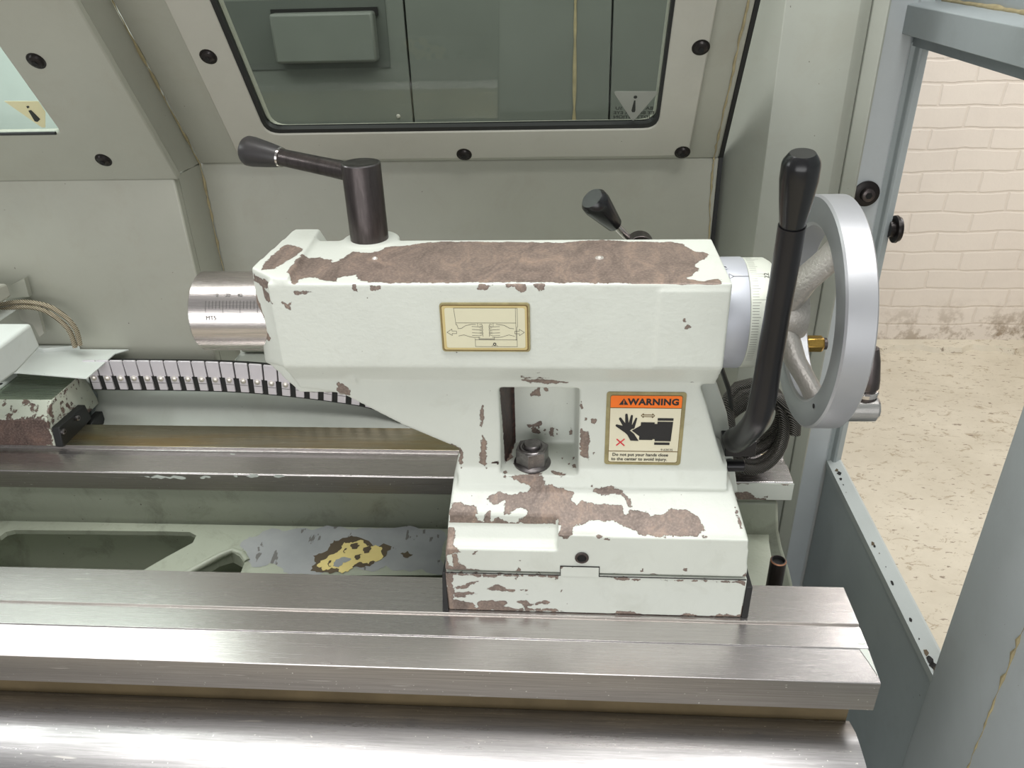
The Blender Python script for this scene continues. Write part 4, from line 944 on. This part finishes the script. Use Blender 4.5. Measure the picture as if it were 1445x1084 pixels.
# small quill lock lever behind the body
kb = onY(886, 333, .80); k1 = onY(868, 318, .793); k2 = onY(836, 281, .775)
kd = (k2-k1)/np.linalg.norm(k2-k1); Lk = np.linalg.norm(k2-k1)
m = MB('chrome'); m.tube([kb-kd*.03, k1+kd*.004], .0042, 20); rod = m.build('lock_lever', ts)
m = MB('black_plastic'); m.lathe(k1, kd, [(0, .0072), (.0015, .0082), (Lk*.45, .0115), (Lk*.8, .0142), (Lk*.95, .0138), (Lk*1.03, .0112), (Lk*1.03, .001)], 36); m.build('lever_grip', rod)
m = MB('black_oxide'); c = onY(903, 340, .80)
for i in range(1): m.lathe((c[0], .742, c[2]-.005), (0, 1, 0), [(0, .008), (.045, .008), (.045, .0145), (.064, .0145), (.066, .0125)], 22)
m.build('knurled_hub', ts, .0006)
# grease nipples on the top face
for px in ((846, 364), (529, 365)):
    m = MB('rivet', 'dark'); c = onZ(*px, 1.2742); m.lathe(c, (0, 0, 1), [(-.0005, .0042 if px[0] > 600 else .003), (.0006, .0038 if px[0] > 600 else .0026), (.0008, .0022), (.0016, .0016), (.002, 0)], 20, 0); m.build('oil_nipple', ts)
# collar, dial, handwheel
HC = np.array([0, .690, 1.2205])
m = MB('collar', 'ink', 'dark')
m.lathe((.120, HC[1], HC[2]), (1, 0, 0), [(0, .0515), (.0395, .0520), (.0405, .0515), (.0405, .045)], 96)
def cyl(x, t, r): return (x, HC[1]-math.cos(t)*r, HC[2]+math.sin(t)*r)
c = cyl(.1405, math.radians(74), .0521); m.lathe(c, (0, -math.cos(math.radians(74)), math.sin(math.radians(74))), [(-.001, .0030), (.0003, .0030), (.0003, .0018), (-.0004, .0016), (-.0004, 0)], 16, 0, [0, 0, 2, 2])
t0 = math.radians(62)
for a, b in (((.1475, 0), (.1605, 0)), ((.1475, 0), (.1435, .055)), ((.1475, 0), (.1435, -.055)), ((.1435, .055), (.1435, -.055))):
    d_ = np.array([b[0]-a[0], (b[1]-a[1])*.052]); d_ /= np.linalg.norm(d_); q_ = np.array([-d_[1], d_[0]])*.00022
    m.poly([cyl(a[0]+q_[0], t0+a[1]+q_[1]/.052, .0522), cyl(b[0]+q_[0], t0+b[1]+q_[1]/.052, .0522), cyl(b[0]-q_[0], t0+b[1]-q_[1]/.052, .0522), cyl(a[0]-q_[0], t0+a[1]-q_[1]/.052, .0522)], 1)
m.build('index_collar', ts)
m = MB('dial', 'ink')
m.lathe((.1608, HC[1], HC[2]), (1, 0, 0), [(0, .045), (0, .0505), (.0006, .0512), (.019, .0512), (.024, .0485), (.0245, .03)], 96)
for k in range(-16, 17):
    t = t0+.012-k*2*PI/125; L_ = .0115 if (k % 10 == 9 or k == 0) else (.006 if k % 5 else .0075)
    if t < -1.2: continue
    m.poly([cyl(.1622, t+.003, .05128), cyl(.1622+L_, t+.003, .05128), cyl(.1622+L_, t-.003, .05128), cyl(.1622, t-.003, .05128)], 1)
for k in range(17, 34):
    t = t0+.012-k*2*PI/125
    m.poly([cyl(.1622, t+.003, .05128), cyl(.1622+.006, t+.003, .05128), cyl(.1622+.006, t-.003, .05128), cyl(.1622, t-.003, .05128)], 1)
for s_, k in (('22', -.3), ('25', 9)):
    t = t0+.012-k*2*PI/125; nv = np.array([0, -math.cos(t), math.sin(t)]); tv = np.array([0, math.sin(t), math.cos(t)])
    text_faces(m, s_, np.array([.1762, HC[1], HC[2]])+nv*.0516, tv, (-1, 0, 0), .0062, 1)
m.build('graduated_dial', ts)
hw = MB('alu', 'alu_dark')
XW = .2225; WR = .1075
hw.lathe((XW, HC[1], HC[2]), (1, 0, 0), [(0, .083), (0, WR-.002), (.0018, WR), (.0245, WR), (.0262, WR-.002), (.0262, .083), (.0245, .080), (.002, .080)], 128, 0, [1, 0, 0, 0, 1, 0, 0, 0], close=True)
hwo = hw.build('handwheel', ts)
m = MB('alu_cast', 'alu_dark')
m.lathe((.190, HC[1], HC[2]), (1, 0, 0), [(0, .018), (0, .021), (.003, .023), (.012, .024), (.026, .025), (.030, .023), (.030, .01)], 48, 0, [1, 0, 0, 0, 0, 0]); m.build('hub', hwo)
for ang in (68, -62, 183):
    t = math.radians(ang); dr = np.array([0, -math.cos(t), math.sin(t)]); sd = np.array([0, math.sin(t), math.cos(t)])
    m = MB('alu_cast'); c0 = np.array([0, HC[1], HC[2]])
    secs = [(.016, .203, .016, .012), (.042, .212, .0155, .0105), (.068, .227, .0155, .0095), (.084, .235, .019, .0095)]
    rings = []
    for r_, x_, w_, h_ in secs:
        rings.append([m.bm.verts.new(P(c0+dr*r_+sd*(math.cos(a)*w_)+np.array([x_+math.sin(a)*h_, 0, 0]))) for a in np.linspace(0, 2*PI, 17)[:-1]])
    for i in range(3):
        for k in range(16): f = m.bm.faces.new((rings[i][k], rings[i][(k+1) % 16], rings[i+1][(k+1) % 16], rings[i+1][k])); f.smooth = True
    m.bm.faces.new(rings[0][::-1]); m.bm.faces.new(rings[-1]); m.build('spoke', hwo)
m = MB('dark'); c = onX(1148, 573, XW-.0003); m.lathe(c, (-1, 0, 0), [(0, .0022), (.0003, .0022)], 12); m.build('rim_hole', hwo)
ck = np.array([.2495, .666, 1.132])
m = MB('chrome'); m.lathe(ck-np.array([.002, 0, 0]), (1, 0, 0), [(0, .0130), (.046, .0130), (.0485, .0110), (.0485, .002)], 40); kn = m.build('crank_knuckle', hwo)
m = MB('chrome', 'black_oxide'); m.lathe(ck+np.array([.0345, 0, .011]), (-.06, .05, 1), [(0, .0085), (.003, .0085), (.0035, .0105), (.007, .0108), (.0085, .0098), (.009, .0085), (.012, .0105), (.02, .0104), (.04, .0085), (.052, .0062), (.054, .003)], 32, 0, [1, 1, 0, 0, 0, 1, 1, 1, 1, 1]); m.build('crank_handle', kn)
# main clamp lever in front of the wheel
b0 = onY(1036, 622, .672); b1 = onY(1052, 612, .650); b2 = onY(1069, 590, .628); b3 = onY(1078, 555, .622); t1 = onY(1118, 318, .588); t2 = onY(1133, 216, .578)
m = MB('black_paint')
ll = spl([b0, b1, b2, b3], 8)
m.tube(list(ll)+[b3+(t1-b3)*k/6 for k in range(1, 7)], [.0125]*4+[.0118]*(len(ll)-4)+[.0110]*2+[.0104]*4, 28); lev = m.build('bed_clamp_lever', ts)
gd = (t2-t1)/np.linalg.norm(t2-t1); Lg = np.linalg.norm(t2-t1)
m = MB('black_plastic', 'dark'); m.lathe(t1, gd, [(-.002, .0085), (.0005, .0085), (.001, .0095), (.004, .0099), (Lg*.35, .0120), (Lg*.65, .0138), (Lg*.85, .0137), (Lg*.90, .0130), (Lg*.985, .0098), (Lg, .009), (Lg, .001)], 48, 0, [1, 1, 0, 0, 0, 0, 0, 0, 0, 0]); m.build('lever_grip', lev)
m = MB('black_paint'); br_ = [onY(x, y, .682) for x, y in ((1023, 625), (1068, 625), (1066, 645), (1023, 645))]
m.hull8(br_, [p+np.array([0, .03, 0]) for p in br_]); q1 = onY(1023, 657, .70); q2 = onY(1050, 657, .70); m.tube([q1, q2], .0065, 20); m.build('lever_bracket', ts, .001)
# --- labels on the castings
def rr(x0, x1, z0, z1, r, Y, n=5):
    out = []
    for cx, cz_, a0 in ((x1-r, z1-r, 0), (x0+r, z1-r, 90), (x0+r, z0+r, 180), (x1-r, z0+r, 270)):
        for k in range(n+1): t = math.radians(a0+90*k/n); out.append((cx+math.cos(t)*r, Y, cz_+math.sin(t)*r))
    return out
YL = .6492
tl, trr, brr, bl = (onY(x, y, YL) for x, y in ((857, 552), (967, 555), (962, 657), (852, 655)))
x0, x1_, z0, z1_ = (tl[0]+bl[0])/2, (trr[0]+brr[0])/2, (bl[2]+brr[2])/2, (tl[2]+trr[2])/2
m = MB('s_gold', 's_brown', 's_cream', 's_orange', 's_black', 's_red')
a = rr(x0, x1_, z0, z1_, .003, YL); m.hull8(a, [(p[0], p[1]+.0012, p[2]) for p in a])
wd, ht = x1_-x0, z1_-z0
def LX(u): return x0+(u-108)/(1165-108)*wd
def LZ(v): return z1_-(v-62)/(1025-62)*ht
def lay(k): return YL-.00012*k
def LP(pts, mi, k): m.concave([(LX(u-( v-62)*-.0), lay(k), LZ(v)) for u, v in pts], mi)
def rect(u0, u1, v0, v1, mi, k): LP([(u0, v1), (u1, v1), (u1, v0), (u0, v0)], mi, k)
m.concave(rr(LX(158), LX(1118), LZ(992), LZ(100), .0022, lay(1)), 1)
m.concave(rr(LX(164), LX(1111), LZ(984), LZ(107), .002, lay(2)), 2)
m.concave(rr(LX(164), LX(1111), LZ(256), LZ(107), .002, lay(3)), 3); rect(164, 1111, 228, 262, 3, 3.2)
rect(164, 1111, 257, 266, 1, 4); rect(164, 1111, 832, 841, 1, 4)
LP([(275, 222), (400, 222), (340, 140)], 4, 5); LP([(333, 200), (347, 200), (343, 160), (337, 160)], 3, 6); rect(334, 346, 206, 216, 3, 6)
text_faces(m, 'WARNING', (LX(735), lay(5), LZ(186)), (1, 0, 0), (0, 0, 1), .0094, 4, bold=.00042, wide=1.0)
text_faces(m, 'Do not put your hands close', (LX(600), lay(5), LZ(884)), (1, 0, 0), (0, 0, 1), .0048, 4, bold=.0001, wide=.97)
text_faces(m, 'to the center to avoid injury.', (LX(590), lay(5), LZ(944)), (1, 0, 0), (0, 0, 1), .0048, 4, bold=.0001, wide=.97)
text_faces(m, '9-62K35', (LX(960), lay(5), LZ(812)), (1, 0, 0), (0, 0, 1), .0034, 4)
def cap(u0, v0, u1, v1, r0, r1, k=5, mi=4):
    d = math.atan2(v1-v0, u1-u0); pts = []
    for j in range(7): t = d+PI/2+PI*j/6; pts.append((u0+math.cos(t)*r0, v0+math.sin(t)*r0))
    for j in range(7): t = d-PI/2+PI*j/6; pts.append((u1+math.cos(t)*r1, v1+math.sin(t)*r1))
    LP(pts[::-1], mi, k)
cap(258, 492, 385, 545, 15, 40, 5.0); cap(302, 402, 380, 510, 17, 26, 5.1); cap(383, 352, 400, 500, 17, 26, 5.2); cap(456, 366, 436, 500, 15, 26, 5.3); cap(518, 398, 480, 510, 12, 24, 5.4)
LP([(340, 520), (370, 480), (420, 470), (470, 480), (505, 490), (490, 520), (440, 556), (500, 600), (568, 694), (455, 690), (410, 615), (370, 580)], 4, 5.6)
LP([(466, 556), (582, 490), (585, 446), (768, 446), (770, 466), (806, 466), (806, 436), (1016, 436), (1004, 694), (786, 694), (784, 668), (756, 668), (754, 680), (572, 680), (572, 630)], 4, 5)
rect(806, 1018, 390, 422, 4, 5); rect(782, 992, 712, 744, 4, 5)
for a_, b_2 in (((582, 358), (612, 334)), ((582, 358), (612, 384)), ((762, 360), (732, 334)), ((762, 360), (732, 386)), ((608, 348), (738, 350)), ((608, 370), (738, 372)), ((612, 334), (610, 350)), ((612, 384), (610, 368)), ((732, 334), (736, 350)), ((732, 386), (736, 370))):
    cap(*a_, *b_2, 4, 4, 5, 1)
cap(270, 676, 372, 758, 8, 8, 5, 5); cap(370, 674, 268, 756, 8, 8, 5.1, 5)
m.build('warning_label', ts)
YL2 = .6282
tl, trr, brr, bl = (onY(x, y, YL2) for x, y in ((620, 428), (747, 428), (749, 496), (624, 497)))
x0, x1_, z0, z1_ = (tl[0]+bl[0])/2, (trr[0]+brr[0])/2, (bl[2]+brr[2])/2, (tl[2]+trr[2])/2
m = MB('s_gold', 's_brown', 's_amber', 's_yellow', 's_line', 's_black')
a = rr(x0, x1_, z0, z1_, .003, YL2); m.hull8(a, [(p[0], p[1]+.0016, p[2]) for p in a])
def LX(u): return x0+(u-105)/(1330-105)*(x1_-x0)
def LZ(v): return z1_-(v-70)/(725-70)*(z1_-z0)
def lay(k): return YL2-.00012*k
m.concave(rr(LX(122), LX(1305), LZ(708), LZ(92), .0022, lay(1)), 1); m.concave(rr(LX(134), LX(1290), LZ(696), LZ(104), .002, lay(2)), 2); m.concave(rr(LX(172), LX(1262), LZ(668), LZ(130), .002, lay(3)), 3)
def PLn(pts, k=4, w_=2.6, mi=4):
    for p, q in zip(pts[:-1], pts[1:]): cap(*p, *q, w_, w_, k, mi)
for l in ([(300, 132), (318, 328), (318, 352), (330, 352), (345, 398)], [(300, 132), (1160, 132), (1160, 382)], [(1136, 132), (1138, 560)], [(318, 328), (1140, 328)], [(616, 330), (616, 372)], [(828, 330), (828, 372)],
          [(572, 540), (572, 650), (1150, 650), (1150, 380)], [(572, 556), (1150, 556)], [(625, 520), (625, 552), (838, 552), (838, 520)], [(630, 540), (835, 540)],
          [(188, 456), (258, 412), (258, 438), (320, 438), (320, 472), (258, 472), (258, 498), (188, 456)], [(1252, 454), (1182, 412), (1182, 438), (1120, 438), (1120, 472), (1182, 472), (1182, 498), (1252, 454)],
          [(340, 405), (390, 402), (450, 365), (540, 345), (590, 348)], [(1110, 405), (1050, 398), (980, 360), (870, 345)], [(345, 505), (420, 490), (500, 515), (560, 526), (640, 524)], [(1118, 508), (1040, 488), (940, 518), (860, 526), (810, 520)]):
    PLn(l)
for y_ in (372, 412, 456, 494):
    PLn([(535, y_+4), (630, y_+8), (680, y_-6), (672, y_-28), (640, y_-22)]); PLn([(915, y_+4), (820, y_+8), (772, y_-6), (780, y_-28), (810, y_-22)])
    PLn([(680, y_-6), (684, y_+18)], 4); PLn([(772, y_-6), (768, y_+18)], 4)
cap(838, 616, 838.5, 616, 22, 22, 5, 5); cap(838, 616, 838.5, 616, 10, 10, 6, 3); PLn([(800, 640), (820, 628), (856, 628), (880, 640)], 4)
m.build('instruction_label', ts)

# =================================================================== COILED CABLE, FITTINGS
m = MB('sleeve', 'rubber')
rn = random.Random(12); pts = []
cc = np.array([.238, .865, .985]); N = 5
for i in range(N*28+1):
    t = i/28*2*PI; k = i/(N*28)
    rx = .040+.006*math.sin(t*.37+1); rz = .052+.006*math.sin(t*.23)
    pts.append(cc+np.array([math.cos(t)*rx+.004*math.sin(t*.6), (k-.5)*.05+.008*math.sin(t*1.1)+.0, math.sin(t)*rz*.92+.004*math.cos(t*.7)+(-.0+.006*math.sin(t*.31))]))
pts = [np.array([p[0], p[1], max(p[2], .929)]) for p in pts]
m.tube(pts, .0068, 12)
p0 = onY(1018, 520, .80); p1 = onY(1028, 548, .815); m.tube([onY(1014, 500, .78), p0, p1, onY(1032, 575, .83), onY(1034, 610, .84)], .0028, 10, 1)
m.tube([onY(1032, 610, .83), onY(1027, 560, .835), onY(1040, 545, .84), onY(1062, 540, .84)], .006, 10, 0)
o = m.build('coiled_cable'); tag(o, 'black braided cable coiled in loops on the rear way behind the clamp lever', 'cable')
bf = thing('brass_fitting', onY(1148, 485, 1.055), 'brass hose fitting on the column behind the handwheel spokes', 'fitting')
c = onY(1136, 485, .90); m = MB('brass')
m.tube([(c[0]+.002, .9, c[2]), (c[0]-.045, .9, c[2]), (c[0]-.056, .905, c[2]), (c[0]-.060, .92, c[2]), (c[0]-.060, 1.062, c[2])], .0062, 16)
m.build('stub', bf)
m = MB('brass'); m.lathe((c[0], .9, c[2]), (1, 0, 0), [(0, .0085), (.002, .0105), (.020, .0105), (.022, .0085)], 6); m.build('hex_body', bf, .0008)
m = MB('black_oxide'); m.lathe((c[0]+.0215, .9, c[2]), (1, 0, 0), [(0, .0075), (.004, .0075), (.005, .0055), (.005, .001)], 20); m.build('end_plug', bf)
m = MB('black_oxide'); c = onY(1145, 400, 1.058); m.lathe(c, (0, -1, 0), [(0, .0075), (.004, .0075), (.004, .0062), (.010, .0062), (.011, .005)], 6); o = m.build('hex_bolt', None); tag(o, 'small black hex bolt on the grey column, seen through the handwheel', 'bolt')
